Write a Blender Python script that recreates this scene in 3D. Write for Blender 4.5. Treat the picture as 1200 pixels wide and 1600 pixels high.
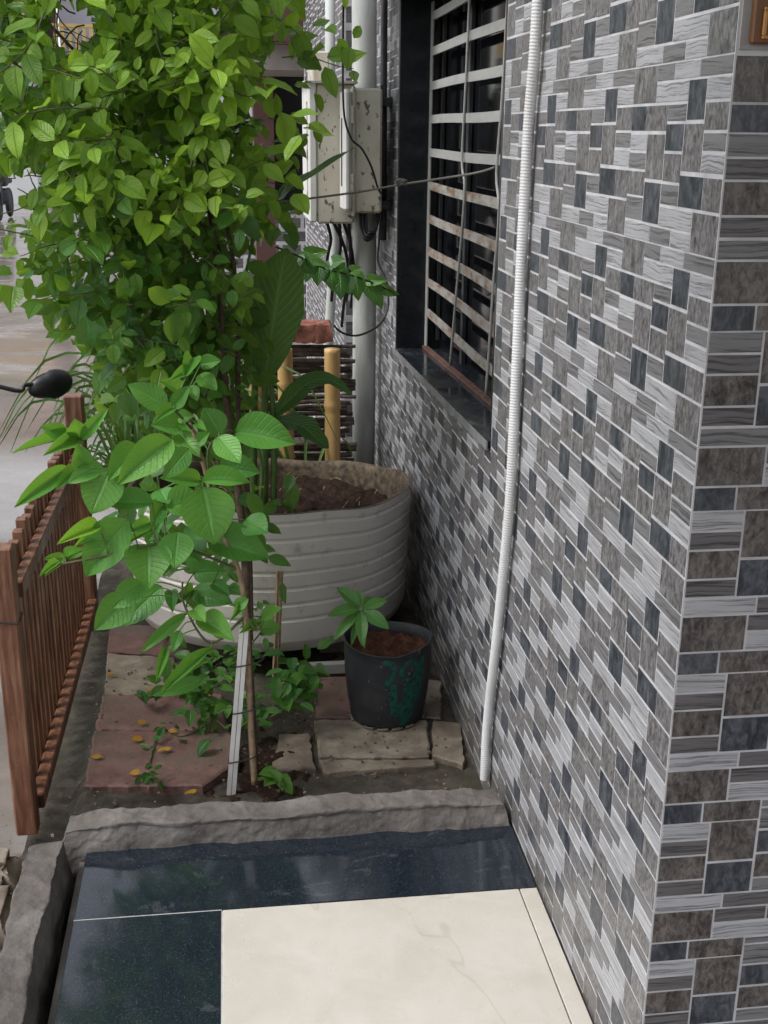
import bpy, math, random
from mathutils import Vector, Matrix, noise, Quaternion
R = math.radians
random.seed(7)
sc = bpy.context.scene
for o in list(bpy.data.objects): bpy.data.objects.remove(o)
COL = sc.collection

# ------------------------------------------------------------------ camera
F = 1831.0                                   # focal length in photo pixels (1200 x 1600)
CAM = Vector((-.626, 0, 1.55))
CX = Vector((0.99168982, -0.12826556, 0.0099624))      # camera right
CDN = Vector((-0.03008497, -0.30649803, -0.95139574))  # camera down
CF = Vector((0.12508477, 0.94318975, -0.30780985))     # camera forward
cd = bpy.data.cameras.new('camera'); cam = bpy.data.objects.new('camera', cd); COL.objects.link(cam)
cd.sensor_fit = 'VERTICAL'; cd.sensor_height = 24; cd.lens = 24 * F / 1600; cd.clip_end = 500; cd.clip_start = .05
m3 = Matrix((CX, -CDN, -CF)).transposed()
cam.matrix_world = Matrix.Translation(CAM) @ m3.to_4x4()
sc.camera = cam
def ray(px, py): return CX * ((px - 600) / F) + CDN * ((py - 800) / F) + CF
def at(px, py, y):
    r = ray(px, py); return CAM + r * ((y - CAM.y) / r.y)
def atx(px, py, x):
    r = ray(px, py); return CAM + r * ((x - CAM.x) / r.x)
def atz(px, py, z):
    r = ray(px, py); return CAM + r * ((z - CAM.z) / r.z)
def proj(p):
    d = Vector(p) - CAM; k = d.dot(CF)
    return (600 + F * d.dot(CX) / k, 800 + F * d.dot(CDN) / k, k)

# ------------------------------------------------------------------ light
w = bpy.data.worlds.new('World'); sc.world = w; w.use_nodes = True
nt = w.node_tree; bg = nt.nodes['Background']
sky = nt.nodes.new('ShaderNodeTexSky'); sky.sky_type = 'NISHITA'; sky.sun_disc = False
SUN_EL, SUN_AZ = R(56), R(-100)      # azimuth measured from +Y towards +X
sky.sun_elevation = SUN_EL; sky.sun_rotation = SUN_AZ; sky.air_density = 1.0; sky.dust_density = 2.0; sky.ozone_density = .5
hs = nt.nodes.new('ShaderNodeHueSaturation'); hs.inputs['Saturation'].default_value = .30
nt.links.new(sky.outputs[0], hs.inputs['Color']); nt.links.new(hs.outputs[0], bg.inputs[0]); bg.inputs[1].default_value = .15
sd = bpy.data.lights.new('sun', 'SUN'); so = bpy.data.objects.new('sun', sd); COL.objects.link(so)
sd.energy = 1.1; sd.angle = R(20); sd.color = (1, .985, .96)
sdir = Vector((math.sin(SUN_AZ) * math.cos(SUN_EL), math.cos(SUN_AZ) * math.cos(SUN_EL), math.sin(SUN_EL)))
so.rotation_euler = sdir.to_track_quat('Z', 'Y').to_euler()
vs = sc.view_settings; vs.view_transform = 'Standard'; vs.look = 'None'; vs.exposure = 0.9; vs.gamma = 1; vs.use_curve_mapping = False
sc.render.engine = 'CYCLES'; sc.render.resolution_x = 768; sc.render.resolution_y = 1024
sc.cycles.max_bounces = 5; sc.cycles.diffuse_bounces = 3; sc.cycles.transparent_max_bounces = 4; sc.cycles.caustics_reflective = False; sc.cycles.caustics_refractive = False

# ------------------------------------------------------------------ object helpers
WM = {}
def place(o, parent, world=Matrix.Identity(4)):
    COL.objects.link(o); WM[o.name] = world.copy()
    if parent is not None:
        o.parent = parent; o.matrix_parent_inverse = WM[parent.name].inverted()
    o.matrix_basis = world
    return o
def tag(o, label=None, cat=None, group=None, kind=None):
    for k, v in (('label', label), ('category', cat), ('group', group), ('kind', kind)):
        if v: o[k] = v
    return o
def thing(name, loc, label, cat, group=None):
    o = bpy.data.objects.new(name, None); o.empty_display_size = .05
    place(o, None, Matrix.Translation(Vector(loc))); return tag(o, label, cat, group)
def meshdata(name, v, f, mats, uv=None, var=None, smooth=False, mi=None):
    me = bpy.data.meshes.new(name); me.from_pydata([tuple(p) for p in v], [], f)
    for m in (mats if isinstance(mats, (list, tuple)) else [mats]): me.materials.append(m)
    if mi: me.polygons.foreach_set('material_index', mi)
    if smooth: me.polygons.foreach_set('use_smooth', [True] * len(f))
    if uv:
        l = me.uv_layers.new(name='UVMap'); li = [0] * len(me.loops); me.loops.foreach_get('vertex_index', li)
        l.data.foreach_set('uv', [c for i in li for c in uv[i]])
    if var:
        a = me.attributes.new('var', 'FLOAT_VECTOR', 'POINT'); a.data.foreach_set('vector', [c for q in var for c in q])
    me.update(); return me
class MB:
    def __init__(s): s.v = []; s.f = []; s.uv = []; s.var = []; s.mi = []
    def add(s, v, f, uv=None, var=None, mi=0):
        n = len(s.v); s.v += [Vector(p) for p in v]; s.f += [tuple(i + n for i in q) for q in f]
        s.uv += uv if uv else [(0, 0)] * len(v); s.var += [var or (0, 0, 0)] * len(v); s.mi += [mi] * len(f); return s
    def box(s, a, b, c=0.0, mi=0):
        x0, y0, z0 = (min(a[i], b[i]) for i in range(3)); x1, y1, z1 = (max(a[i], b[i]) for i in range(3))
        if c <= 0:
            v = [(x, y, z) for z in (z0, z1) for y in (y0, y1) for x in (x0, x1)]
            return s.add(v, [(0, 2, 3, 1), (4, 5, 7, 6), (0, 1, 5, 4), (2, 6, 7, 3), (0, 4, 6, 2), (1, 3, 7, 5)], mi=mi)
        c = min(c, .45 * min(x1 - x0, y1 - y0, z1 - z0)); v = []; idx = {}
        for i in (0, 1):
            for j in (0, 1):
                for k in (0, 1):
                    P = ((x0, x1)[i], (y0, y1)[j], (z0, z1)[k]); D = (c if i == 0 else -c, c if j == 0 else -c, c if k == 0 else -c)
                    for ax in range(3):
                        idx[i, j, k, ax] = len(v)
                        v.append(tuple(P[q] + (0 if q == ax else D[q]) for q in range(3)))
        f = []
        for ax in range(3):
            for sgn in (0, 1):
                o = [(0, 0), (1, 0), (1, 1), (0, 1)]; q = []
                for a_, b_ in o:
                    t = [0, 0, 0]; t[ax] = sgn; t[(ax + 1) % 3] = a_; t[(ax + 2) % 3] = b_; q.append(idx[t[0], t[1], t[2], ax])
                f.append(tuple(q if sgn else q[::-1]))
        for ax in range(3):       # edges
            b_, c_ = (ax + 1) % 3, (ax + 2) % 3
            for sb in (0, 1):
                for sc_ in (0, 1):
                    t0 = [0, 0, 0]; t0[b_] = sb; t0[c_] = sc_; t1 = list(t0); t1[ax] = 1
                    q = [idx[(*t0, b_)], idx[(*t1, b_)], idx[(*t1, c_)], idx[(*t0, c_)]]
                    f.append(tuple(q if sb ^ sc_ else q[::-1]))
        for i in (0, 1):
            for j in (0, 1):
                for k in (0, 1):
                    q = [idx[i, j, k, 0], idx[i, j, k, 1], idx[i, j, k, 2]]
                    f.append(tuple(q if (i + j + k) % 2 else q[::-1]))
        return s.add(v, f, mi=mi)
    def tube(s, pts, rad, n=8, cap=True, mi=0, var=None):
        pts = [Vector(p) for p in pts]; m = len(pts)
        if not hasattr(rad, '__len__'): rad = [rad] * m
        t = (pts[1] - pts[0]).normalized(); u = t.orthogonal().normalized(); v = []
        for i, p in enumerate(pts):
            tn = (pts[min(i + 1, m - 1)] - pts[max(i - 1, 0)]).normalized()
            u = (u - tn * u.dot(tn)).normalized(); wv = tn.cross(u)
            for k in range(n):
                a = 2 * math.pi * k / n; v.append(p + (u * math.cos(a) + wv * math.sin(a)) * rad[i])
        f = [(i * n + k, i * n + (k + 1) % n, (i + 1) * n + (k + 1) % n, (i + 1) * n + k) for i in range(m - 1) for k in range(n)]
        if cap: f += [tuple(range(n))[::-1], tuple(range((m - 1) * n, m * n))]
        return s.add(v, f, mi=mi, var=var)
    def lathe(s, prof, cen, n=48, mi=0, closed=False):
        v = []; cen = Vector(cen)
        for r, z in prof:
            for k in range(n):
                a = 2 * math.pi * k / n; v.append(cen + Vector((r * math.cos(a), r * math.sin(a), z)))
        f = [(i * n + k, i * n + (k + 1) % n, (i + 1) * n + (k + 1) % n, (i + 1) * n + k) for i in range(len(prof) - 1) for k in range(n)]
        return s.add(v, f, mi=mi)
    def build(s, name, mat, parent=None, smooth=False, data=False):
        me = meshdata(name, s.v, s.f, mat, s.uv, s.var, smooth, s.mi)
        if data: return me
        return place(bpy.data.objects.new(name, me), parent)
def spline(pts, per=6):
    pts = [Vector(p) for p in pts]; out = []
    for i in range(len(pts) - 1):
        p0, p1, p2, p3 = pts[max(i - 1, 0)], pts[i], pts[i + 1], pts[min(i + 2, len(pts) - 1)]
        for k in range(per):
            t = k / per
            out.append(.5 * ((2 * p1) + (p2 - p0) * t + (2 * p0 - 5 * p1 + 4 * p2 - p3) * t * t + (3 * p1 - p0 - 3 * p2 + p3) * t ** 3))
    out.append(pts[-1]); return out
def fbm(p, s, o=6): return noise.fractal(Vector(p) * s, 1.0, 2.0, o)

# ------------------------------------------------------------------ materials
class NT:
    def __init__(s, name):
        s.m = bpy.data.materials.new(name); s.m.use_nodes = True; s.t = s.m.node_tree; s.b = s.t.nodes['Principled BSDF']; s.out = s.t.nodes['Material Output']
    def n(s, typ, ins={}, **props):
        k = s.t.nodes.new('ShaderNode' + typ)
        for a, v in props.items(): setattr(k, a, v)
        for a, v in ins.items():
            if isinstance(v, bpy.types.NodeSocket): s.t.links.new(v, k.inputs[a])
            else: k.inputs[a].default_value = v
        return k
    def pos(s): return s.n('NewGeometry').outputs['Position']
    def objc(s): return s.n('TexCoord').outputs['Object']
    def map(s, vec, scale=(1, 1, 1), loc=(0, 0, 0), rot=(0, 0, 0)): return s.n('Mapping', {'Vector': vec, 'Scale': scale, 'Location': loc, 'Rotation': rot}).outputs[0]
    def noise(s, vec, scale, detail=4, rough=.55, dist=0): return s.n('TexNoise', {'Vector': vec, 'Scale': scale, 'Detail': detail, 'Roughness': rough, 'Distortion': dist}).outputs[0]
    def ramp(s, fac, stops, interp='LINEAR'):
        k = s.n('ValToRGB', {'Fac': fac}); e = k.color_ramp; e.interpolation = interp
        while len(e.elements) > len(stops): e.elements.remove(e.elements[-1])
        while len(e.elements) < len(stops): e.elements.new(.5)
        for el, (p, c) in zip(e.elements, stops):
            el.position = p; c = tuple(c) if hasattr(c, '__len__') else (c, c, c)
            el.color = c if len(c) == 4 else c + (1,)
        return k.outputs[0]
    def mix(s, fac, a, b, mode='MIX'):
        k = s.n('Mix', data_type='RGBA', blend_type=mode)
        for i, v in ((0, fac), (6, a), (7, b)):
            if isinstance(v, bpy.types.NodeSocket): s.t.links.new(v, k.inputs[i])
            else: k.inputs[i].default_value = v if i == 0 else (tuple(v) + (1,) if len(v) == 3 else v)
        return k.outputs[2]
    def math(s, op, a, b=0.0, c=0.0):
        k = s.n('Math', operation=op)
        for i, v in enumerate((a, b, c)):
            if isinstance(v, bpy.types.NodeSocket): s.t.links.new(v, k.inputs[i])
            else: k.inputs[i].default_value = v
        return k.outputs[0]
    def sep(s, v): return s.n('SeparateXYZ', {0: v}).outputs
    def bump(s, h, strength=.3, dist=.002):
        k = s.n('Bump', {'Height': h, 'Strength': strength, 'Distance': dist}); s.t.links.new(k.outputs[0], s.b.inputs['Normal']); return k
    def set(s, **kw):
        for a, v in kw.items():
            a = {'color': 'Base Color', 'rough': 'Roughness', 'metal': 'Metallic', 'spec': 'Specular IOR Level', 'coat': 'Coat Weight', 'ior': 'IOR'}[a]
            if isinstance(v, bpy.types.NodeSocket): s.t.links.new(v, s.b.inputs[a])
            else: s.b.inputs[a].default_value = (tuple(v) + (1,)) if hasattr(v, '__len__') and len(v) == 3 else v
        return s.m
def plain(name, c, rough=.6, var=.25, scale=30, metal=0, bump=.15, spec=.4):
    k = NT(name); p = k.pos(); n = k.noise(p, scale, 5)
    col = k.ramp(n, [(.3, tuple(x * (1 - var) for x in c)), (.7, tuple(min(1, x * (1 + var)) for x in c))])
    if bump: k.bump(k.noise(p, scale * 5, 4), bump, .002)
    return k.set(color=col, rough=rough, metal=metal, spec=spec)
def wood_tile(name, lo, hi, freq=230):
    k = NT(name); p = k.pos(); big = k.noise(p, 14, 2)
    warp = k.math('MULTIPLY', k.math('SUBTRACT', k.noise(k.map(p, (1, 1, .6)), 9, 2), .5), .020)
    x, y, z = k.sep(p); v = k.n('CombineXYZ', {0: k.math('MULTIPLY', x, 7.), 1: k.math('MULTIPLY', y, 7.), 2: k.math('MULTIPLY', k.math('ADD', z, warp), float(freq))}).outputs[0]
    g = k.noise(v, 1.0, 3, .6); fine = k.noise(k.map(p, (60, 60, 900)), 1, 2)
    f = k.math('ADD', k.math('MULTIPLY', g, .8), k.math('MULTIPLY', fine, .2))
    col = k.ramp(f, [(.40, tuple(a * .75 for a in lo)), (.47, tuple((a + b * 2) / 3 for a, b in zip(lo, hi))), (.55, hi)])
    col = k.mix(k.math('MULTIPLY', big, .3), col, tuple(a * .7 for a in hi))
    dirt = k.ramp(k.noise(p, 5.5, 5), [(.45, 0.), (.75, .25)]); col = k.mix(dirt, col, (.19, .18, .175))
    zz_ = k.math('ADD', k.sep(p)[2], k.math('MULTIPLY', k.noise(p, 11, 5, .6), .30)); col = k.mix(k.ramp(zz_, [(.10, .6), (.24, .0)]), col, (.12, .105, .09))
    k.bump(f, .35, .0012); return k.set(color=col, rough=k.ramp(big, [(.3, .30), (.7, .5)]), spec=.45)
def stone_tile(name, lo, mid, hi, scale=60):
    k = NT(name); p = k.pos(); a = k.noise(k.map(p, (1, 1, .55)), scale, 6, .7, .6); b = k.noise(k.map(p, (1.4, 1.4, .5)), scale * .28, 3)
    f = k.math('ADD', k.math('MULTIPLY', a, .7), k.math('MULTIPLY', b, .3))
    col = k.ramp(f, [(.38, lo), (.48, mid), (.60, hi)])
    dirt = k.ramp(k.noise(p, 5.5, 5), [(.45, 0.), (.75, .2)]); col = k.mix(dirt, col, (.17, .16, .155))
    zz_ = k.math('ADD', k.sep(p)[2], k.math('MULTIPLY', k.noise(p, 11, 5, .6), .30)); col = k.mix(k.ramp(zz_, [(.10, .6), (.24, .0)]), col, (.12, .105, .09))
    k.bump(f, .4, .0015); return k.set(color=col, rough=k.ramp(b, [(.3, .28), (.7, .5)]), spec=.45)
M = {}
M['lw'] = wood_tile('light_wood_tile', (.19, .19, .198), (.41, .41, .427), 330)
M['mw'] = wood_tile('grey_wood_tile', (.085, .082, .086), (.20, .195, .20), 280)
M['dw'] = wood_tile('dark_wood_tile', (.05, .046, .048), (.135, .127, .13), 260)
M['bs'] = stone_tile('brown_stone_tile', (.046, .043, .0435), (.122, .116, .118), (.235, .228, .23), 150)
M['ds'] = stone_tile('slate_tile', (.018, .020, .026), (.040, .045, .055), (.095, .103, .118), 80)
M['bs_shaded'] = stone_tile('shaded_brown_stone_tile', (.030, .025, .024), (.085, .073, .068), (.165, .145, .135), 120)  # brown stone again, darkened in colour for the porch shade
M['grout'] = plain('pale_grout', (.47, .465, .475), .75, .22, 18)
M['plaster'] = plain('grey_plaster', (.33, .32, .31), .85, .2, 8, bump=.5)
M['cement'] = None
def cement():
    k = NT('fresh_cement'); p = k.pos(); a = k.noise(p, 9, 6, .65); b = k.noise(p, 90, 5, .7); c = k.noise(p, 3, 3)
    col = k.ramp(a, [(.3, (.075, .066, .060)), (.55, (.135, .122, .112)), (.75, (.22, .203, .19))])
    col = k.mix(k.ramp(c, [(.5, 0.), (.7, .5)]), col, (.14, .118, .10))
    k.bump(k.math('ADD', k.math('MULTIPLY', a, .6), k.math('MULTIPLY', b, .5)), .8, .008); return k.set(color=col, rough=.9, spec=.25)
M['cement'] = cement()
def granite():
    k = NT('black_granite'); p = k.pos(); sp = k.n('TexVoronoi', {'Vector': p, 'Scale': 900.}).outputs['Color']
    s = k.ramp(k.sep(sp)[0], [(.0, (.006, .008, .012)), (.70, (.010, .016, .025)), (.96, (.026, .035, .048)), (1., (.10, .11, .12))])
    smear = k.ramp(k.noise(k.map(p, (2.2, 5, 1)), 3.2, 5, .6, 1.2), [(.60, 0.), (.68, .10), (.74, .02), (.85, .0)])
    col = k.mix(smear, s, (.30, .31, .32))
    r = k.ramp(k.noise(k.map(p, (2, 3, 1)), 3.2, 5, .6, 1.), [(.3, .06), (.6, .10), (.8, .22)])
    k.bump(k.noise(p, 6, 2), .03, .01); return k.set(color=col, rough=r, spec=.85)
M['granite'] = granite()
def marble():
    k = NT('cream_marble'); p = k.pos(); a = k.noise(p, 7, 5, .6, 1.0)
    col = k.ramp(a, [(.3, (.48, .445, .385)), (.5, (.52, .487, .43)), (.7, (.55, .52, .47))])
    col = k.mix(k.ramp(k.noise(p, 30, 4, .6, 2.), [(.56, 0.), (.70, .22)]), col, (.46, .40, .335))
    vd = k.noise(k.map(p, (1, .5, 1), rot=(0, 0, .6)), 2.2, 3, .5, .8); v = k.ramp(vd, [(.4965, 0.), (.50, .45), (.5035, 0.)]); col = k.mix(v, col, (.38, .32, .26))
    sp = k.ramp(k.noise(p, 140, 2), [(.72, 0.), (.78, .5)]); col = k.mix(sp, col, (.35, .30, .25))
    dust = k.noise(k.map(p, (1.5, 1, 1)), 2.6, 7, .68); col = k.mix(k.ramp(dust, [(.45, 0.), (.72, .30)]), col, (.40, .36, .30)); ed = k.ramp(k.noise(p, 75, 4, .7), [(.60, 0.), (.70, .35)]); col = k.mix(ed, col, (.42, .37, .31))
    return k.set(color=col, rough=k.ramp(dust, [(.3, .12), (.7, .42)]), spec=.45)
M['marble'] = marble()
def drumplastic():
    k = NT('grey_tank_plastic'); p = k.pos(); st = k.noise(k.map(p, (11, 11, 1.6)), 1, 6, .7)
    col = k.ramp(k.noise(p, 5, 4), [(.3, (.56, .53, .485)), (.7, (.66, .63, .585))])
    low = k.noise(p, 4, 2)
    mask = k.math('MULTIPLY', k.ramp(st, [(.55, 0.), (.72, .55)]), k.ramp(low, [(.42, 0.), (.6, 1.)]))
    col = k.mix(mask, col, (.19, .125, .085))
    col = k.mix(k.ramp(k.noise(p, 26, 5), [(.58, 0.), (.72, .4)]), col, (.17, .125, .09))
    return k.set(color=col, rough=.55, spec=.35)
M['drum'] = drumplastic()
M['drum_in'] = plain('dirty_tank_inside', (.095, .070, .045), .8, .8, 40, bump=.4)
def soilm(name, a, b, c):
    k = NT(name); p = k.pos(); n = k.noise(p, 40, 6, .75); col = k.ramp(n, [(.3, a), (.52, b), (.72, c)])
    k.bump(k.noise(p, 70, 6, .8), 1., .015); return k.set(color=col, rough=.95, spec=.15)
M['soil'] = soilm('brown_soil', (.016, .009, .007), (.045, .026, .018), (.10, .062, .042))
M['redsoil'] = soilm('red_soil', (.045, .018, .011), (.105, .045, .028), (.19, .10, .07))
def mudground():
    k = NT('garden_mud'); p = k.pos(); n = k.noise(p, 12, 6, .7)
    col = k.ramp(n, [(.3, (.025, .020, .015)), (.5, (.07, .058, .045)), (.7, (.15, .128, .10))])
    col = k.mix(k.ramp(k.noise(p, 3.5, 3), [(.5, 0.), (.62, .7)]), col, (.045, .045, .028))
    k.bump(k.noise(p, 60, 6, .8), .9, .012); return k.set(color=col, rough=.85, spec=.3)
M['mud'] = mudground()
def pot():
    k = NT('black_bucket_plastic'); p = k.pos()
    sp = k.ramp(k.noise(k.map(p, (1, 1, .35)), 95, 3, .6), [(.66, 0.), (.72, .7)])
    col = k.mix(k.ramp(k.noise(p, 22, 5), [(.45, 0.), (.75, .5)]), (.022, .023, .026), (.055, .053, .05)); col = k.mix(sp, col, (.17, .19, .18))
    return k.set(color=col, rough=.55, spec=.35)
M['pot'] = pot()
def greenpaint():
    k = NT('worn_green_paint'); p = k.pos(); n = k.noise(p, 75, 5, .7)
    col = k.ramp(n, [(.40, (.018, .02, .022)), (.47, (.004, .060, .043)), (.66, (.007, .090, .062)), (.80, (.12, .17, .15))]); return k.set(color=col, rough=.6, spec=.3)
M['greenpaint'] = greenpaint()
def rustwood():
    k = NT('brown_fence_wood'); p = k.pos(); g = k.noise(k.map(p, (70, 70, 7)), 1, 5, .6)
    col = k.ramp(g, [(.3, (.06, .024, .013)), (.5, (.155, .066, .036)), (.72, (.26, .135, .08))])
    col = k.mix(k.ramp(k.noise(p, 160, 3), [(.66, 0.), (.74, .5)]), col, (.34, .27, .22)); k.bump(g, .35, .003)
    return k.set(color=col, rough=k.ramp(k.noise(p, 8, 3), [(.3, .35), (.7, .65)]), spec=.4)
M['fence'] = rustwood()
def pvc(name, c, dirt, amt=.5):
    k = NT(name); p = k.pos(); n = k.noise(k.map(p, (18, 18, 3)), 1, 5, .65)
    return k.set(color=k.mix(k.ramp(n, [(.48, 0.), (.72, amt)]), c, dirt), rough=.42, spec=.45)
M['conduit'] = pvc('white_conduit', (.66, .66, .66), (.45, .43, .40), .4)
M['pvc'] = pvc('old_white_pvc', (.52, .54, .52), (.30, .28, .24), .7)
M['stake'] = pvc('grey_white_stake', (.80, .78, .75), (.45, .40, .34), .45)
M['black'] = plain('black_plastic', (.012, .012, .013), .4, .3, 30, bump=.05)
M['darkmetal'] = plain('dark_metal', (.05, .052, .058), .5, .3, 30, metal=.3)
M['cable'] = plain('black_cable', (.018, .017, .017), .5, .3, 60, bump=0)
M['rope'] = plain('grey_rope', (.16, .145, .13), .9, .4, 400)
def boxm():
    k = NT('rusty_cream_box'); p = k.pos()
    col = k.ramp(k.noise(p, 6, 5), [(.3, (.47, .43, .35)), (.7, (.62, .59, .51))])
    sp = k.ramp(k.noise(k.map(p, (1, 1, .6)), 42, 3, .5), [(.60, 0.), (.65, .9)]); col = k.mix(sp, col, (.10, .055, .03))
    col = k.mix(k.ramp(k.noise(k.map(p, (22, 22, 3)), 1, 4), [(.55, 0.), (.75, .5)]), col, (.30, .22, .14)); return k.set(color=col, rough=.5, spec=.4)
M['box'] = boxm()
M['box_lit'] = plain('lit_box_paint', (.68, .67, .64), .45, .08, 10)  # paler than the case: light on the street side painted into the colour
def grillm(name, rust):
    k = NT(name); p = k.pos(); n = k.noise(k.map(p, (1, .5, 1.5)), 24, 6, .7)
    col = k.ramp(n, [(.26 - rust, (.14, .075, .045)), (.35 - rust, (.26, .20, .15)), (.46 - rust, (.33, .325, .31)), (.75, (.41, .41, .40))])
    k.bump(n, .3, .002); return k.set(color=col, rough=.55, spec=.4)
M['grille'] = grillm('grille_paint', .08); M['grille_rust'] = grillm('rusty_grille_paint', -.10); M['rust'] = plain('red_oxide', (.13, .065, .05), .7, .5, 30)
M['jamb'] = plain('black_granite_jamb', (.011, .013, .017), .22, .3, 40, bump=0)
def sillm():
    k = NT('wet_granite_sill'); p = k.pos()
    col = k.ramp(k.noise(k.map(p, (3, 1, 1)), 6, 5, .65, 1.), [(.45, (.016, .020, .025)), (.6, (.03, .036, .042)), (.75, (.12, .125, .125))]); return k.set(color=col, rough=k.ramp(k.noise(p, 9, 4), [(.35, .06), (.7, .35)]), spec=.5)
M['sill'] = sillm()
M['glass'] = NT('dark_window_glass').set(color=(.006, .007, .009), rough=.06, spec=.5)
M['sillside'] = plain('grey_sill_edge', (.20, .20, .205), .5, .3, 25)
def bamboo():
    k = NT('tan_bamboo'); p = k.pos(); n = k.noise(k.map(p, (30, 30, 3)), 1, 4)
    col = k.ramp(n, [(.3, (.42, .25, .09)), (.6, (.56, .36, .15)), (.8, (.64, .46, .23))]); return k.set(color=col, rough=.45, spec=.4)
M['bamboo'] = bamboo()
M['stick'] = plain('grey_dry_stick', (.12, .092, .074), .9, .6, 25, bump=.5)
M['brick'] = plain('red_brick', (.20, .085, .06), .9, .45, 25, bump=.8)
M['bark'] = plain('brown_bark', (.085, .058, .04), .9, .5, 60, bump=.8)
M['stem'] = plain('green_brown_stem', (.10, .10, .045), .7, .4, 40)
M['greenstem'] = plain('green_stem', (.09, .16, .04), .5, .3, 30)
M['palestem'] = plain('pale_dry_stem', (.30, .21, .13), .8, .35, 50, bump=.4)
def paver(name, a, b, c):
    k = NT(name); p = k.pos(); n = k.noise(p, 16, 6, .7)
    col = k.ramp(n, [(.3, a), (.5, b), (.72, c)])
    col = k.mix(k.ramp(k.noise(p, 6, 6, .65), [(.42, 0.), (.62, .9)]), col, (.13, .10, .076))
    col = k.mix(k.ramp(k.noise(p, 110, 2), [(.72, 0.), (.77, .7)]), col, (.42, .40, .37))
    k.bump(k.noise(p, 120, 5, .7), .5, .005); return k.set(color=col, rough=k.ramp(n, [(.3, .4), (.7, .8)]), spec=.35)
M['redpaver'] = paver('worn_red_paver', (.10, .052, .044), (.18, .095, .082), (.26, .155, .135))
M['tanpaver'] = paver('worn_tan_paver', (.17, .14, .105), (.28, .235, .18), (.37, .325, .265))
def road():
    k = NT('wet_concrete_road'); p = k.pos()
    wet = k.noise(k.map(p, (.7, 1.3, 1)), 1.1, 5, .55, .5)
    col = k.ramp(k.noise(p, 1.6, 8, .65), [(.3, (.15, .125, .105)), (.55, (.235, .205, .18)), (.75, (.31, .28, .255))])
    col = k.mix(k.ramp(wet, [(.44, 0.), (.54, .35)]), col, (.15, .14, .13))
    grit = k.ramp(k.noise(p, 60, 5, .7), [(.60, 0.), (.68, .8)]); col = k.mix(grit, col, (.06, .055, .05))
    r = k.ramp(wet, [(.32, .45), (.42, .12), (.50, .03)])
    b = k.n('Bump', {'Height': k.noise(p, 60, 5, .7), 'Distance': .01, 'Strength': k.ramp(wet, [(.34, .5), (.46, .02)])}); k.t.links.new(b.outputs[0], k.b.inputs['Normal'])
    return k.set(color=col, rough=r, spec=.5)
M['road'] = road()

def leafmat(name, dark, mid, young_lit, mass, vein=.35, transl=.32, stripes=False, rough=.38):
    k = NT(name); uv = k.n('UVMap').outputs[0]; u, v, _ = k.sep(uv)       # u along, v across -1..1 mapped 0..1
    if mass:
        a = k.n('Attribute', attribute_name='var').outputs['Vector']; r, y, _ = k.sep(a)
    else:
        oi = k.n('ObjectInfo'); r = oi.outputs['Random']; y = k.sep(oi.outputs['Color'])[0]
    col = k.mix(r, dark + (1,), mid + (1,)); col = k.mix(y, col, young_lit + (1,))  # yellower tint for new growth and for painted-in sunlight
    across = k.math('ABSOLUTE', k.math('SUBTRACT', v, .5))
    mid_l = k.ramp(across, [(.0, 1.), (.028, .55), (.06, 0.)])
    sv = k.math('SUBTRACT', k.math('MULTIPLY', u, 9.0 if not stripes else 15.), k.math('MULTIPLY', across, 4.5 if not stripes else 7.))
    side = k.ramp(k.math('ABSOLUTE', k.math('SUBTRACT', k.math('FRACT', sv), .5)), [(.0, 1.), (.07 if not stripes else .16, .25), (.16 if not stripes else .3, 0.)])
    veins = k.math('MAXIMUM', mid_l, k.math('MULTIPLY', side, .45 if not stripes else .9))
    p = k.pos(); blotch = k.noise(p, 45, 3)
    col = k.mix(k.math('MULTIPLY', veins, vein), col, (.13, .29, .075, 1) if stripes else tuple(min(1, c * 1.7 + .06) for c in mid) + (1,))
    col = k.mix(k.math('MULTIPLY', blotch, .35), col, tuple(c * .6 for c in mid) + (1,))
    k.bump(k.math('SUBTRACT', k.math('MULTIPLY', k.noise(p, 120, 2), .5), veins), .6, .004)
    col = k.mix(k.ramp(k.noise(p, 160, 2), [(.70, 0.), (.76, .55)]), col, (.10, .075, .03, 1))
    k.set(color=col, rough=rough, spec=.38)
    tr = k.n('BsdfTranslucent', {'Color': k.mix(.55, col, tuple(min(1., c * 1.7) for c in young_lit) + (1,))})
    mx = k.n('MixShader', {0: transl}); k.t.links.new(k.b.outputs[0], mx.inputs[1]); k.t.links.new(tr.outputs[0], mx.inputs[2]); k.t.links.new(mx.outputs[0], k.out.inputs[0])
    return k.m
D0, M0, Y0 = (.014, .062, .011), (.062, .195, .026), (.36, .56, .045)
M['leafP'] = leafmat('creeper_leaf', D0, M0, Y0, False); M['leafS'] = leafmat('creeper_foliage', D0, M0, Y0, True)
M['shrub'] = leafmat('broad_leaf', (.055, .20, .036), (.10, .315, .058), (.27, .48, .04), False, .42, .30)
M['canna'] = leafmat('striped_leaf', (.018, .075, .014), (.036, .125, .021), (.24, .40, .06), False, .95, .22, True)
M['waxy'] = leafmat('waxy_leaf', (.03, .11, .022), (.06, .19, .033), (.22, .40, .06), False, .8, .2, False, .32)
M['creepP'] = leafmat('ground_creeper_leaf', (.022, .09, .018), (.05, .18, .03), (.20, .38, .05), False)
M['creepS'] = leafmat('ground_creeper_foliage', (.025, .085, .018), (.055, .17, .03), (.20, .36, .05), True)
M['grassP'] = leafmat('grass_blade', (.022, .075, .014), (.05, .14, .022), (.22, .36, .06), False, .2, .2)
M['yellow'] = leafmat('fallen_yellow_leaf', (.42, .22, .02), (.55, .30, .03), (.6, .36, .04), False, .2, .2)

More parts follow.
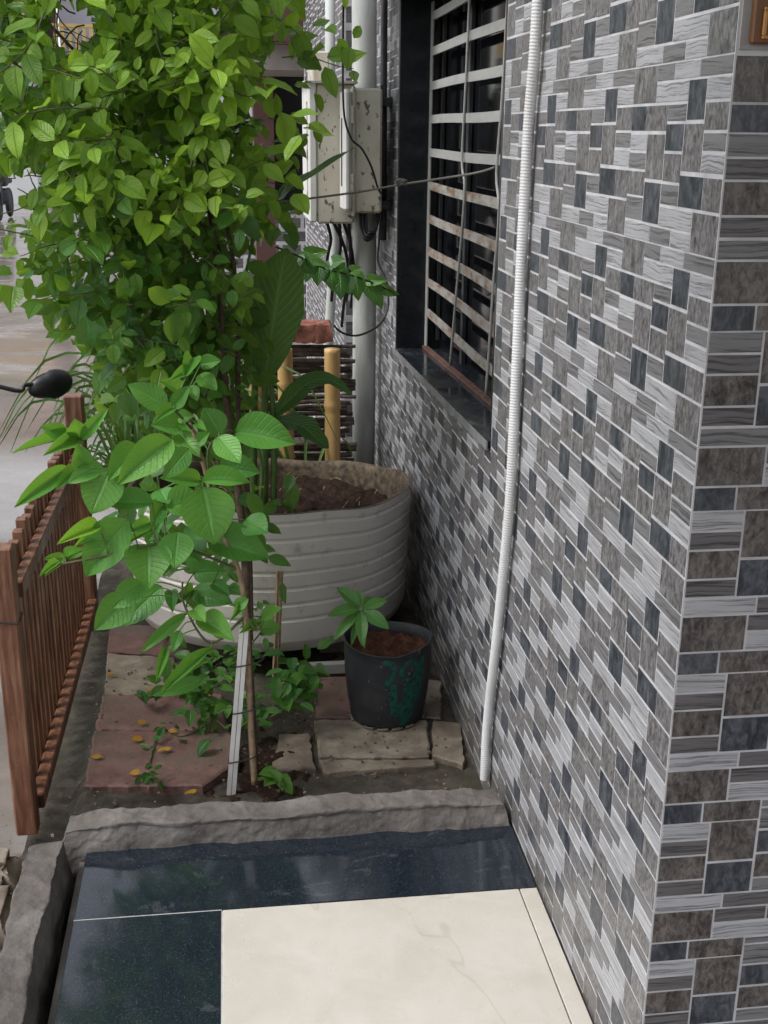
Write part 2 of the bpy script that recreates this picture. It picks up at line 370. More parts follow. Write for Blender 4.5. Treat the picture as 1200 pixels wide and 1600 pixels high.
# ------------------------------------------------------------------ leaves
def leafgeo(nu, nv, ratio, shape='ovate', curl=.25, fold=.18, wave=.03, seed=0):
    """unit leaf along +X, face +Z"""
    rnd = random.Random(seed); v = []; uv = []; ph = rnd.uniform(0, 6)
    for i in range(nv + 1):
        t = i / nv
        if shape == 'ovate': wd = math.sin(math.pi * t ** .84) ** .74 * (1 - .12 * t) * (1 if t < .86 else 1 - 2.2 * (t - .86))
        elif shape == 'round': wd = max(0, math.sin(math.pi * t ** .8)) ** .55
        elif shape == 'heart': wd = math.sin(math.pi * min(1, (t + .06) / 1.06) ** .48) ** .75
        elif shape == 'lance': wd = math.sin(math.pi * t ** .75) ** 1.05
        else: wd = math.sin(math.pi * t ** .95) ** .8
        wd = max(wd, .015) * ratio * .5
        for j in range(nu + 1):
            s = j / nu * 2 - 1
            x = t; y = s * wd
            if shape == 'heart' and t < .25: x = t - abs(s) * (.25 - t) * .5
            z = -curl * t * t * .6 + curl * .12 * t + fold * abs(s) * wd * 1.6 + wave * math.sin(t * 9 + ph + (1.3 if s > 0 else 0)) * abs(s)
            v.append((x, y, z)); uv.append((t, (s + 1) / 2))
    f = [(i * (nu + 1) + j, (i + 1) * (nu + 1) + j, (i + 1) * (nu + 1) + j + 1, i * (nu + 1) + j + 1) for i in range(nv) for j in range(nu)]
    return v, f, uv
def leafdata(name, mat, *a, **k):
    v, f, uv = leafgeo(*a, **k); return meshdata(name, v, f, mat, uv, smooth=True)
def frame(base, axis, normal, length, wscale=1.0):
    a = Vector(axis).normalized(); n = Vector(normal); n = (n - a * n.dot(a))
    if n.length < 1e-4: n = a.orthogonal()
    n.normalize(); b = n.cross(a)
    m = Matrix((a * length, b * length * wscale, n * length)).transposed().to_4x4(); m.translation = base; return m
def leafobj(name, me, mtx, parent, young_lit=0.0):
    o = bpy.data.objects.new(name, me); o.color = (young_lit, 0, 0, 1); return place(o, parent, mtx)

# ================================================================== the setting
def sheet(name, x0, x1, y0, y1, z, nx, ny, mat, amp=0, sc_=3, label=None, kind='structure', zf=None):
    v = []; uv = []
    for j in range(ny + 1):
        for i in range(nx + 1):
            x = x0 + (x1 - x0) * i / nx; y = y0 + (y1 - y0) * j / ny
            zz = z + (amp * fbm((x, y, 0), sc_) if amp else 0) + (zf(x, y) if zf else 0)
            v.append((x, y, zz))
    f = [(j * (nx + 1) + i, j * (nx + 1) + i + 1, (j + 1) * (nx + 1) + i + 1, (j + 1) * (nx + 1) + i) for j in range(ny) for i in range(nx)]
    o = place(bpy.data.objects.new(name, meshdata(name, v, f, mat, smooth=True)), None); return tag(o, label, None, None, kind)
sheet('ground', -150, 150, -60, 220, -.29, 1, 1, plain('far_ground', (.16, .14, .12), .9, .3, 2))
sheet('road', -6.2, -1.2, -20, 60, -.275, 1, 1, M['road'], label='wet concrete road with shallow puddles')
# garden bed: soil higher than the road
def gz(x, y):
    t = 0
    t += -.03 * math.exp(-((x + .55) / .1) ** 2 - ((y - 2.9) / .16) ** 2)
    if x < -1.04: t -= .05 * min(1, (-1.04 - x) / .04)
    return t
sheet('garden_bed', -1.17, 0.02, 2.36, 6.6, -.097, 70, 240, M['mud'], .014, 9, 'muddy brown garden bed', zf=gz)
def rough_block(name, x0, x1, y0, y1, z0, z1, nx, ny, nz, amp, mat, parent=None, sc_=14, rnd=.02, seed=0):
    """block with lumpy faces and rounded upper edges"""
    b = MB(); cx, cy = (x0 + x1) / 2, (y0 + y1) / 2
    def P(u, v_, wv):
        x = x0 + (x1 - x0) * u; y = y0 + (y1 - y0) * v_; z = z0 + (z1 - z0) * wv
        q = Vector((x + seed, y, z)); d = Vector((fbm(q, sc_), fbm(q + Vector((9, 3, 1)), sc_), fbm(q + Vector((2, 7, 5)), sc_))) * amp + Vector((fbm(q, 45), fbm(q + Vector((3, 1, 7)), 45), fbm(q + Vector((5, 2, 1)), 45))) * amp * .14
        e = rnd * max(0, (wv - .45) / .55) ** 2
        return Vector((x + (e if u < .5 else -e) * (abs(u - .5) * 2) ** 4, y + (e if v_ < .5 else -e) * (abs(v_ - .5) * 2) ** 4, z - e * .6 * max((abs(u - .5) * 2) ** 6, (abs(v_ - .5) * 2) ** 6))) + d
    def grid(fn, a, c):
        v = [fn(i / a, j / c) for j in range(c + 1) for i in range(a + 1)]
        b.add(v, [(j * (a + 1) + i, j * (a + 1) + i + 1, (j + 1) * (a + 1) + i + 1, (j + 1) * (a + 1) + i) for j in range(c) for i in range(a)])
    grid(lambda i, j: P(i, j, 1), nx, ny); grid(lambda i, j: P(i, 0, j), nx, nz); grid(lambda i, j: P(1 - i, 1, j), nx, nz)
    grid(lambda i, j: P(0, 1 - i, j), ny, nz); grid(lambda i, j: P(1, i, j), ny, nz)
    return b.build(name, mat, parent, smooth=True)
# porch floor with stone slabs
pf = tag(MB().box((-1.0, -2.5, -.29), (1.6, 2.36, -.022)).build('porch_floor', M['cement']), 'raised porch floor laid with dark granite and cream marble', kind='structure')
def slab(name, x0, x1, y0, y1, m, z=0.0):
    MB().box((x0 + .0012, y0 + .0012, -.020), (x1 - .0012, y1 - .0012, z), .0015).build(name, M[m], pf)
slab('granite_slab', -.985, -.004, 2.102, 2.358, 'granite'); slab('granite_slab', -.985, -.68, 1.30, 2.102, 'granite'); slab('granite_slab', -.985, -.68, .2, 1.30, 'granite')
slab('marble_slab', -.68, -.044, 1.30, 2.102, 'marble'); slab('marble_slab', -.044, -.004, 1.30, 2.102, 'marble'); slab('marble_slab', -.68, -.004, .2, 1.30, 'marble')
M['joint'] = plain('pale_joint', (.42, .41, .39), .8, .2, 40); MB().box((-.984, 2.099, -.019), (-.681, 2.105, -.0012)).build('joint', M['joint'], pf); MB().box((-.6825, 1.3, -.019), (-.6775, 2.098, -.0012)).build('joint', M['joint'], pf)
# cement kerbs round the porch
k1 = rough_block('cement_kerb', -1.045, .0, 2.335, 2.445, -.20, .060, 300, 34, 60, .010, M['cement'], sc_=8, rnd=.020)
tag(k1, 'rough grey cement kerb running from the fence to the tiled wall', 'kerb')
k2 = rough_block('cement_kerb', -1.115, -1.012, 1.2, 2.325, -.28, .062, 34, 300, 60, .010, M['cement'], sc_=8, rnd=.020, seed=4)
tag(k2, 'rough grey cement kerb along the left edge of the porch floor', 'kerb')
def lump(name, c, s, mat, parent=None, seed=0, amp=.3, n=10):
    b = MB(); v = []; f = []
    for i in range(n + 1):
        for j in range(2 * n):
            th = math.pi * i / n; ph = math.pi * j / n
            d = Vector((math.sin(th) * math.cos(ph), math.sin(th) * math.sin(ph), math.cos(th)))
            r = 1 + amp * fbm(d + Vector((seed * 3.1, seed, 0)), 1.3)
            d = Vector([max(-.72, min(.72, q)) for q in d]) * 1.3
            v.append(Vector(c) + Vector((d.x * s[0], d.y * s[1], d.z * s[2])) * r)
    f = [(i * 2 * n + j, (i + 1) * 2 * n + j, (i + 1) * 2 * n + (j + 1) % (2 * n), i * 2 * n + (j + 1) % (2 * n)) for i in range(n) for j in range(2 * n)]
    return b.add(v, f).build(name, mat, parent, smooth=True)
M['brick'] = plain('red_brick', (.22, .085, .06), .9, .45, 25, bump=.8)
# brick showing through the left kerb
# rubble skirt on the road side
M['whitewash'] = plain('whitewashed_rubble', (.42, .40, .37), .85, .35, 14, bump=.8); M['rubble'] = plain('brown_rubble', (.17, .135, .105), .9, .5, 14, bump=.9)
tag(rough_block('rubble_edge', -1.42, -1.118, .6, 2.62, -.30, -.085, 20, 90, 6, .016, M['rubble'], sc_=6, rnd=.09, seed=2), 'lumpy earth and rubble bank below the left kerb', kind='structure')
for i, (x, y, z, a, b_, c, m, lab) in enumerate([(-1.165, 2.27, -.075, .055, .075, .05, 'rubble', 'brown broken stone lodged beside the foot of the near fence post'), (-1.18, 2.06, -.08, .06, .11, .05, 'whitewash', 'whitewashed rubble stone against the left kerb'),
        (-1.19, 2.47, -.09, .05, .055, .05, 'tanpaver', 'tan weathered stone just left of the near fence post'), (-1.17, 1.80, -.08, .05, .07, .05, 'rubble', 'reddish broken stone nearest the camera at the left kerb')]):
    tag(rough_block('stone', x - a, x + a * .6, y - b_, y + b_, z - .12, z + c * .35, 14, 20, 10, .010, M[m], sc_=7, rnd=.035, seed=i * 3), lab, 'stone')

# ------------------------------------------------------------------ the tiled house
house = thing('tiled_house', (0, 1.478, 0), 'house faced with grey mosaic wall tiles and a barred window', 'house')
YC = 1.478; WY0, WY1 = 2.745, 4.44
def sillz(y): return .765 + (.828 - .765) * (WY1 - y) / (WY1 - WY0)
WT = 2.02
TP, TH = .368, .25
SIDE = [l.split() for l in '''mw 0 .106 0 .024|lw .106 .2 0 .024|mw .2 .267 0 .024|bs .267 .368 0 .053|lw 0 .079 .025 .053|ds .079 .141 .025 .078|lw .141 .267 .025 .053|bs 0 .077 .055 .091|mw .143 .214 .055 .079|bs .214 .303 .055 .092|ds .303 .368 .055 .092|mw 0 .075 .093 .117|bs .076 .146 .081 .145|ds .147 .216 .081 .119|bs .217 .292 .095 .160|lw .293 .368 .095 .120|lw 0 .075 .119 .145|bs .147 .216 .121 .161|mw .293 .368 .122 .147|bs 0 .062 .149 .193|ds .062 .148 .149 .193|mw .149 .218 .163 .193|ds .219 .290 .163 .223|bs .291 .368 .149 .186|mw .291 .368 .187 .222|bs 0 .090 .195 .250|lw .091 .218 .195 .224|lw .091 .165 .225 .250|mw .166 .253 .225 .250|lw .254 .368 .224 .250'''.split('|')]
FRONT = [l.split() for l in '''lw 0 .076 0 .029|dw 0 .076 .030 .057|bs 0 .076 .058 .101|dw 0 .076 .102 .129|bs .077 .153 0 .071|ds .077 .153 .073 .130|lw 0 .109 .131 .157|dw .110 .215 .131 .157|bs 0 .098 .158 .214|dw .099 .185 .158 .184|lw .099 .215 .185 .214|ds 0 .061 .215 .25|bs .062 .154 .215 .25|mw .155 .215 -.02 .018|ds .155 .215 .020 .060|bs .155 .215 .062 .105|mw .155 .215 .106 .130|bs .186 .215 .158 .184|mw .155 .215 .216 .229'''.split('|')]
TILE_Z0 = 1.648                                  # top of one tile course
G = .0012
def bit_geo(wd, ht, d=.0008, c=.0004):
    w2, h2 = wd / 2 - G, ht / 2 - G
    v = [(-w2, -h2, 0), (w2, -h2, 0), (w2, h2, 0), (-w2, h2, 0), (-w2, -h2, d - c), (w2, -h2, d - c), (w2, h2, d - c), (-w2, h2, d - c), (-w2 + c, -h2 + c, d), (w2 - c, -h2 + c, d), (w2 - c, h2 - c, d), (-w2 + c, h2 - c, d)]
    f = [(8, 9, 10, 11)] + [(a, (a + 1) % 4, 4 + (a + 1) % 4, 4 + a) for a in range(4)] + [(4 + a, 4 + (a + 1) % 4, 8 + (a + 1) % 4, 8 + a) for a in range(4)]
    return v, f
bits = []      # (kind, wall, a0, a1, z0, z1)
def clipwin(a0, a1, z0, z1):
    zb = sillz((a0 + a1) / 2) - .022; wa, wb = WY0 - .012, WY1 + .004
    if a1 <= wa or a0 >= wb or z1 <= zb or z0 >= WT: return (a0, a1, z0, z1)
    c = [(a0, wa, z0, z1), (wb, a1, z0, z1), (a0, a1, z0, zb), (a0, a1, WT, z1)]
    c = [q for q in c if q[1] - q[0] > .004 and q[3] - q[2] > .004]
    return max(c, key=lambda q: (q[1] - q[0]) * (q[3] - q[2])) if c else None
for ci in range(12):
    for ri in range(-4, 8):
        for t, s0, s1, t0, t1 in SIDE:
            y0 = YC + .0008 + ci * TP + float(s0); y1 = YC + .0008 + ci * TP + float(s1); z1 = TILE_Z0 - ri * TH - float(t0); z0 = TILE_Z0 - ri * TH - float(t1)
            y1 = min(y1, 5.5); z0 = max(z0, -.11)
            if y1 - y0 < .005 or z1 - z0 < .005: continue
            q = clipwin(y0, y1, z0, z1)
            if q: bits.append((t, 's', *q))
for ci in range(6):
    for ri in range(0, 8):
        for t, s0, s1, t0, t1 in FRONT:
            x0 = .0012 + ci * .215 + float(s0); x1 = .0012 + ci * .215 + float(s1); z1 = TILE_Z0 - .094 + .25 - ri * TH - float(t0); z0 = TILE_Z0 - .094 + .25 - ri * TH - float(t1)
            z1 = min(z1, 1.648); z0 = max(z0, 0)
            if z1 - z0 < .005: continue
            bits.append(({'bs': 'bs_shaded', 'lw': 'mw'}.get(t, t) if z1 > 1.15 or t == 'bs' else t, 'f', x0, x1, z0, z1))  # darker materials on the front face paint in the porch shade
core = MB()
for a, b_ in (((0, YC + .0, -.29), (.24, WY0 - .012, 3.2)), ((0, WY1 + .004, -.29), (.24, 5.5, 3.2)), ((0, WY0 - .012, WT), (.24, WY1 + .004, 3.2))): core.box(a, b_)
ya, yb = WY0 - .012, WY1 + .004
core.add([(0, ya, -.29), (.24, ya, -.29), (0, yb, -.29), (.24, yb, -.29), (0, ya, sillz(ya) - .022), (.24, ya, sillz(ya) - .022), (0, yb, sillz(yb) - .022), (.24, yb, sillz(yb) - .022)], [(0, 2, 6, 4), (1, 5, 7, 3), (4, 6, 7, 5)])
wall_s = core.build('side_wall', M['grout'], house)
wall_f = MB().box((.2405, YC, -.02), (1.6, YC + .2, 1.655)).box((.2405, YC + .003, 1.655), (1.6, YC + .2, 3.2)).build('front_wall', M['grout'], house)
KIND = {'lw': 'wood grain', 'mw': '', 'dw': '', 'bs': '', 'ds': ''}
def bitmat(q):
    t, wl, a0, a1, z0, z1 = q
    if wl == 's': return Matrix(((0, 0, -1, 0), (-1, 0, 0, (a0 + a1) / 2), (0, 1, 0, (z0 + z1) / 2), (0, 0, 0, 1)))
    return Matrix(((1, 0, 0, (a0 + a1) / 2), (0, 0, -1, YC), (0, 1, 0, (z0 + z1) / 2), (0, 0, 0, 1)))
def shown(q):
    t, wl, a0, a1, z0, z1 = q; p = [proj((0, a, z) if wl == 's' else (a, YC, z)) for a in (a0, a1) for z in (z0, z1)]
    X = [min(1200, max(0, v[0])) for v in p]; Y = [min(1600, max(0, v[1])) for v in p]
    return (max(X) - min(X)) * (max(Y) - min(Y))
bits.sort(key=shown, reverse=True)
cache = {}; mass = {('s'): MB(), ('f'): MB()}; order = ['lw', 'mw', 'dw', 'bs', 'ds', 'bs_shaded']
for i, q in enumerate(bits):
    t, wl, a0, a1, z0, z1 = q; mtx = bitmat(q)
    if i < 300:
        key = (t, round(a1 - a0, 4), round(z1 - z0, 4))
        if key not in cache: v, f = bit_geo(a1 - a0, z1 - z0); cache[key] = meshdata('mosaic_tile', v, f, M[t])
        place(bpy.data.objects.new('mosaic_tile', cache[key]), wall_s if wl == 's' else wall_f, mtx)
    else:
        v, f = bit_geo(a1 - a0, z1 - z0); mass[wl].add([mtx @ Vector(p) for p in v], f, mi=order.index(t))
for wl, par in (('s', wall_s), ('f', wall_f)):
    tag(mass[wl].build('mosaic_tiles', [M[t] for t in order], par), kind='stuff')
# roof slab of the porch and the shade over the window
M['ceiling'] = plain('porch_ceiling_paint', (.50, .48, .46), .9, .1, 4, bump=.1)
MB().box((-1.25, -2.5, 2.62), (1.6, 1.45, 2.76), .004).build('porch_roof', M['ceiling'], house)
MB().box((-.50, 4.25, WT + .005), (-.001, 4.62, WT + .085), .004).build('window_shade', M['plaster'], house)
# plaster and brown door panel above the front tiles
MB().box((.003, YC - .004, 1.652), (.24, YC, 3.0)).build('plaster_band', M['plaster'], house)
M['doorwood'] = plain('brown_door_paint', (.13, .055, .02), .4, .3, 12); M['gold'] = plain('gold_moulding', (.42, .20, .045), .35, .25, 60); M['greengl'] = plain('green_garland', (.01, .16, .06), .3, .4, 120)
door = MB().box((.013, YC - .016, 1.658), (.9, YC - .0045, 2.6), .002).build('door_panel', M['doorwood'], house)
gm = MB()
for a, b_ in (((.024, 1.667), (.029, 1.695)), ((.024, 1.695), (.2, 1.699)), ((.024, 1.663), (.2, 1.667))): gm.box((a[0], YC - .0205, a[1]), (b_[0], YC - .0163, b_[1]), .001)
gm.build('gold_moulding', M['gold'], door)
g2 = MB()
for i in range(14): g2.tube([(.030 + random.uniform(-.002, .004), YC - .022, 1.715 + i * .012), (.036 + random.uniform(-.004, .006), YC - .028, 1.722 + i * .012), (.042, YC - .022, 1.712 + i * .012)], .0025, 6)
g2.build('green_garland', M['greengl'], door)
# window ------------------------------------------------------------
win = MB()
win.box((.0, WY1 - .018, .70), (.17, WY1 + .002, WT), .002); win.box((.0, WY0 - .010, .78), (.17, WY0 + .010, WT), .002); win.box((.002, WY0 + .010, WT - .02), (.17, WY1 - .018, WT - .001), .002)
window = win.build('window', M['jamb'], house)
ss = MB(); zA, zB = sillz(WY1), sillz(WY0)
def slabq(x0, x1, y0, y1, th, m):
    v = [(x, y, sillz(y) - d) for d in (th, 0) for y in (y0, y1) for x in (x0, x1)]
    return MB().add(v, [(0, 2, 3, 1), (4, 5, 7, 6), (0, 1, 5, 4), (2, 6, 7, 3), (0, 4, 6, 2), (1, 3, 7, 5)])
slabq(-.006, .20, WY0 + .0105, WY1 - .0185, .02, 0).build('sill', M['sill'], window)
slabq(-.010, -.0065, WY0 - .004, WY1 + .004, .021, 0).build('sill_edge', M['sillside'], window)
MB().box((.165, WY0 + .02, .70), (.172, WY1 - .02, WT - .02)).build('pane', M['glass'], window)
fr = MB()
for y in (2.78, 3.34, 3.90, 4.40): fr.box((.148, y - .016, .80), (.163, y + .016, WT - .022), .002)
fr.build('sash_frame', M['darkmetal'], window)
GX = .112
MB().box((GX - .003, WY1 - .060, sillz(4.4) + .004), (GX + .003, WY1 - .020, WT - .03), .001).build('grille_upright', M['grille'], window)
MB().box((GX - .003, WY0 + .012, sillz(2.75) + .004), (GX + .003, WY0 + .035, WT - .03), .001).build('grille_upright', M['grille'], window)
for i in range(10):
    z = .907 + i * .115; b = MB(); n = 14
    ys = [WY0 + .013 + (WY1 - .061 - WY0 - .013) * j / n for j in range(n + 1)]
    v = []
    for y in ys:
        dz = .002 * math.sin(y * 5 + i); xx = GX + .002 * math.sin(y * 3 + i * 2)
        v += [(xx - .004, y, z - .014 + dz), (xx + .004, y, z - .014 + dz), (xx + .004, y, z + .014 + dz), (xx - .004, y, z + .014 + dz)]
    f = [(j * 4 + k, j * 4 + (k + 1) % 4, (j + 1) * 4 + (k + 1) % 4, (j + 1) * 4 + k) for j in range(n) for k in range(4)] + [(0, 3, 2, 1), (n * 4, n * 4 + 1, n * 4 + 2, n * 4 + 3)]
    b.add(v, f).build('grille_bar', M['grille_rust'] if i < 5 else M['grille'], window)
for pts in ([(703, 572), (712, 470), (722, 360), (726, 290), (722, 250), (728, 130), (735, -30)], [(759, 618), (766, 520), (772, 430), (780, 330), (776, 270), (785, 150), (795, -30)]):
    MB().tube(spline([atx(*q, GX - .010) for q in pts], 5), .0042, 8).build('grille_rod', M['grille'], window, smooth=True)
v0 = MB(); v0.add([(x, y, sillz(y) + d) for d in (.001, .012) for y in (WY0 + .02, WY1 - .03) for x in (GX - .012, GX + .006)], [(0, 2, 3, 1), (4, 5, 7, 6), (0, 1, 5, 4), (2, 6, 7, 3), (0, 4, 6, 2), (1, 3, 7, 5)]).build('bottom_rail', M['rust'], window)

# ------------------------------------------------------------------ neighbour's house
nb = thing('neighbour_house', (-.1, 5.9, 0), 'neighbouring house with white-jointed tile wall and maroon canopy beyond the meter boxes', 'house')
NX, NY0, NY1 = -.085, 5.62, 8.4
nw = MB().box((NX, NY0, -.29), (1.0, NY1, 3.4)).build('wall', M['grout'], nb)
nm = MB()
for ci in range(8):
    for ri in range(-5, 6):
        for t, s0, s1, t0, t1 in SIDE:
            y0 = NY0 + .004 + (ci + float(s0) / TP) * .40; y1 = NY0 + .004 + (ci + float(s1) / TP) * .40 - .004; z1 = 1.5 - ri * .3 - float(t0) * 1.2; z0 = 1.5 - ri * .3 - float(t1) * 1.2 + .004
            if y1 > NY1 or z0 < -.28: continue
            v, f = bit_geo(y1 - y0, z1 - z0); mt = Matrix(((0, 0, -1, NX), (-1, 0, 0, (y0 + y1) / 2), (0, 1, 0, (z0 + z1) / 2), (0, 0, 0, 1)))
            nm.add([mt @ Vector(p) for p in v], f, mi=order.index({'lw': 'mw', 'mw': 'dw'}.get(t, t)))
for ri in range(-12, 18):
    for x0, x1 in ((.0, .075), (.08, .155), (.16, .25)):
        z0 = 1.5 - ri * .1; v, f = bit_geo(x1 - x0 - .006, .1 - .03)
        mt = Matrix(((1, 0, 0, NX + .006 + (x0 + x1) / 2), (0, 0, -1, NY0), (0, 1, 0, z0 + .05), (0, 0, 0, 1))); nm.add([mt @ Vector(p) for p in v], f, mi=order.index('dw'))
tag(nm.build('mosaic_tiles', [M[t] for t in order], nw), kind='stuff')
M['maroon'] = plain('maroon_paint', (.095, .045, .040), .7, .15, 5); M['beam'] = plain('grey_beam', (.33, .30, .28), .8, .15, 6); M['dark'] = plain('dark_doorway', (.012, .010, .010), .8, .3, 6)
zc = at(480, 62, 8.0).z
XL = at(345, 100, 8.4).x; MB().box((XL, 8.41, zc), (.5, 8.5, zc + 1.4)).build('canopy_fascia', M['maroon'], nb)
zb_ = at(480, 110, 8.6).z
MB().box((XL + .1, 8.6, zb_), (.6, 9.6, zc + .05)).build('canopy_beam', M['beam'], nb)
XD = at(425, 200, 10.2).x; MB().box((XD, 10.2, 1.0), (.6, 10.3, 2.9)).build('doorway', M['dark'], nb)
MB().box((XD - .16, 9.8, -.28), (XD, 10.3, 2.9)).build('door_post', M['maroon'], nb)
XW = at(330, 330, 11.0).x; cw = MB().box((XW, 11.0, -.28), (.6, 11.2, 1.35)).build('compound_wall', M['grout'], nb); cm = MB()
for ri in range(13):
    for ci in range(9):
        v, f = bit_geo(.17, .09); mt = Matrix(((1, 0, 0, XW + .12 + ci * .2 + (ri % 2) * .07), (0, 0, -1, 11.0), (0, 1, 0, -.2 + ri * .12), (0, 0, 0, 1))); cm.add([mt @ Vector(p) for p in v], f, mi=0)
tag(cm.build('cladding_stones', [M['dw']], cw), kind='stuff')

# ------------------------------------------------------------------ houses across the end of the street
M['white'] = plain('white_house_paint', (.72, .72, .72), .8, .06, 1); M['lavender'] = plain('lavender_house_paint', (.50, .49, .56), .8, .06, 1); M['yellowp'] = plain('yellow_rail_paint', (.62, .45, .17), .6, .1, 6); M['pink'] = plain('pink_paint', (.55, .36, .30), .8, .1, 2)
def street_house(x0, x1, y0, y1, h1, h2, m1, m2, label):
    t = thing('street_house', ((x0 + x1) / 2, y0, -.28), label, 'house', 'houses across the street')
    MB().box((x0, y0, -.28), (x1, y1, h1)).build('wall', M[m1], t); MB().box((x0, y0 + .4, h1 + .12), (x1, y1, h2)).build('upper_wall', M[m2], t)
    MB().box((x0 - .3, y0 - .9, h1), (x1 + .3, y1, h1 + .12)).build('balcony_slab', M['beam'], t); MB().box((x0 - .3, y0 - .3, h2), (x1 + .3, y1 + .2, h2 + .15)).build('roof_slab', M['beam'], t)
    rl = MB(); n = int((x1 - x0) / .18)
    for i in range(n + 1): rl.box((x0 + i * .18, y0 - .85, h1 + .12), (x0 + i * .18 + .09, y0 - .80, h1 + .95))
    rl.box((x0 - .2, y0 - .88, h1 + .95), (x1 + .2, y0 - .77, h1 + 1.03)); rl.build('balcony_railing', M['yellowp'], t)
    for i in range(2):
        xx = x0 + (x1 - x0) * (.25 + .5 * i)
        for zz in (.7, h1 + 1.0):
            yy = y0 if zz < h1 else y0 + .4
            w_ = MB().box((xx - .6, yy - .05, zz), (xx + .6, yy - .002, zz + 1.2), .01).build('window', M['beam'], t); MB().box((xx - .52, yy - .06, zz + .08), (xx + .52, yy - .052, zz + 1.12)).build('pane', M['glass'], w_)
    d_ = MB().box(((x0 + x1) / 2 - .45, y0 - .05, -.28), ((x0 + x1) / 2 + .45, y0 - .002, 1.9), .01).build('door', M['doorwood'], t)
    return t
street_house(-11, -5.4, 32, 38, 3.0, 6.2, 'white', 'pink', 'white and pink two-storey house at the left end of the street')
street_house(-4.9, 1.5, 34, 40, 3.1, 6.5, 'white', 'lavender', 'white and lavender two-storey house standing straight down the street')

# ================================================================== pipes, boxes, wires
cpts = spline([atx(*q, -.018) for q in [(757, 1218), (760, 1150), (766, 1085), (776, 1000), (786, 900), (797, 780), (806, 600), (815, 400), (826, 200), (835, 90), (844, -60), (850, -200)]], 24)
dense = []; acc = 0
for a, b_ in zip(cpts, cpts[1:]):
    L = (b_ - a).length; dense.append(a)
dd_ = [dense[0]]; i_ = 0
while i_ < len(dense) - 1:
    if (dense[i_ + 1] - dd_[-1]).length < .0016: i_ += 1; continue
    dd_.append(dd_[-1] + (dense[i_ + 1] - dd_[-1]).normalized() * .0016)
tag(MB().tube(dd_, [.0120 if (i // 2) % 2 else .0112 for i in range(len(dd_))], 14).build('corrugated_conduit', M['conduit'], smooth=True), 'white corrugated plastic conduit running up the tiled wall beside the window', 'conduit')
dp = thing('drain_pipe', (-.066, 4.9, -.1), 'thick off-white drain pipe standing against the wall behind the drum planter', 'pipe')
MB().tube([(-.070, 4.9, -.1), (-.068, 4.9, .5), (-.068, 4.9, 1.0), (-.074, 4.9, 2.0), (-.078, 4.9, 3.2)], .049, 24).build('pipe', M['pvc'], dp, smooth=True)
for z in (1.62,): MB().tube([(-.07, 4.9, z), (-.07, 4.9, z + .025)], .0515, 24).build('clamp', M['darkmetal'], dp)
tag(MB().tube([(-.022, 4.66, 1.15), (-.024, 4.66, 1.5), (-.026, 4.66, 1.7), (-.03, 4.66, 3.1)], .013, 12).build('dark_conduit', M['darkmetal'], smooth=True), 'thin dark steel conduit rising beside the meter boxes', 'conduit')
tag(MB().tube([(-.20, 5.35, -.1), (-.185, 5.35, .6), (-.15, 5.35, 1.1), (-.175, 5.35, 1.3), (-.16, 5.35, 3.0)], .022, 12).build('grey_conduit', M['pvc'], smooth=True), 'slim weathered conduit climbing behind the meter boxes', 'conduit')
def meter_box(name, x0, x1, y0, y1, z0, z1, label, lidside):
    t = thing(name, ((x0 + x1) / 2, (y0 + y1) / 2, z0), label, 'meter box')
    MB().box((x0, y0, z0), (x1, y1, z1), .008).build('case', M['box'], t)
    return t
mb1 = meter_box('meter_box', -.285, -.140, 4.62, 5.02, 1.215, 1.725, 'large cream meter box with rust spots mounted left of the drain pipe', 0)
MB().box((-.312, 4.615, 1.222), (-.2855, 5.025, 1.735), .004).build('door', M['box_lit'], mb1)
MB().box((-.316, 4.70, 1.30), (-.3125, 4.72, 1.66), .001).build('door_rib', M['box'], mb1)
MB().box((-.33, 4.60, 1.722), (-.13, 5.04, 1.732), .002).build('rain_lip', M['box'], mb1)
MB().box((-.27, 5.03, 1.3), (-.20, 5.3, 1.86), .006).build('rear_case', M['box'], mb1)
mb2 = meter_box('meter_box', -.165, -.050, 4.50, 4.61, 1.262, 1.705, 'smaller cream meter box with latched lid in front of the drain pipe', 0)
MB().box((-.198, 4.475, 1.268), (-.1655, 4.615, 1.700), .012).build('lid', M['box_lit'], mb2)
MB().box((-.1645, 4.490, 1.25), (-.150, 4.4995, 1.71), .004).build('rim', M['box'], mb2)
for z in (1.34, 1.58): MB().box((-.170, 4.480, z), (-.156, 4.4895, z + .065), .003).build('latch', M['box'], mb2)
MB().box((-.2005, 4.50, 1.36), (-.1985, 4.53, 1.60)).build('slot', M['darkmetal'], mb2)
brk = thing('box_bracket', (0, 4.6, 1.27), 'dark steel brackets holding the meter boxes off the wall', 'bracket')
for z in (1.285, 1.66): MB().box((-.049, 4.60, z - .016), (-.0035, 4.64, z + .016), .002).box((-.006, 4.585, z - .02), (-.0032, 4.655, z + .02), .001).build('arm', M['darkmetal'], brk)
MB().box((-.04, 4.645, 1.22), (-.03, 4.655, 1.72), .001).build('upright', M['darkmetal'], brk)
def cable(name, pts, r, label, y=None, m='cable', group=None):
    return tag(MB().tube(spline([at(*q) for q in pts], 7), r, 7).build(name, M[m], smooth=True), label, 'cable' if m == 'cable' else 'rope', group)
cable('cable', [(537, -20, 4.40), (536, 60, 4.42), (537, 170, 4.44), (548, 215, 4.45), (565, 232, 4.45), (580, 260, 4.46), (590, 292, 4.48), (597, 305, 4.52)], .004, 'thin black cable sagging across the front of the small meter box')
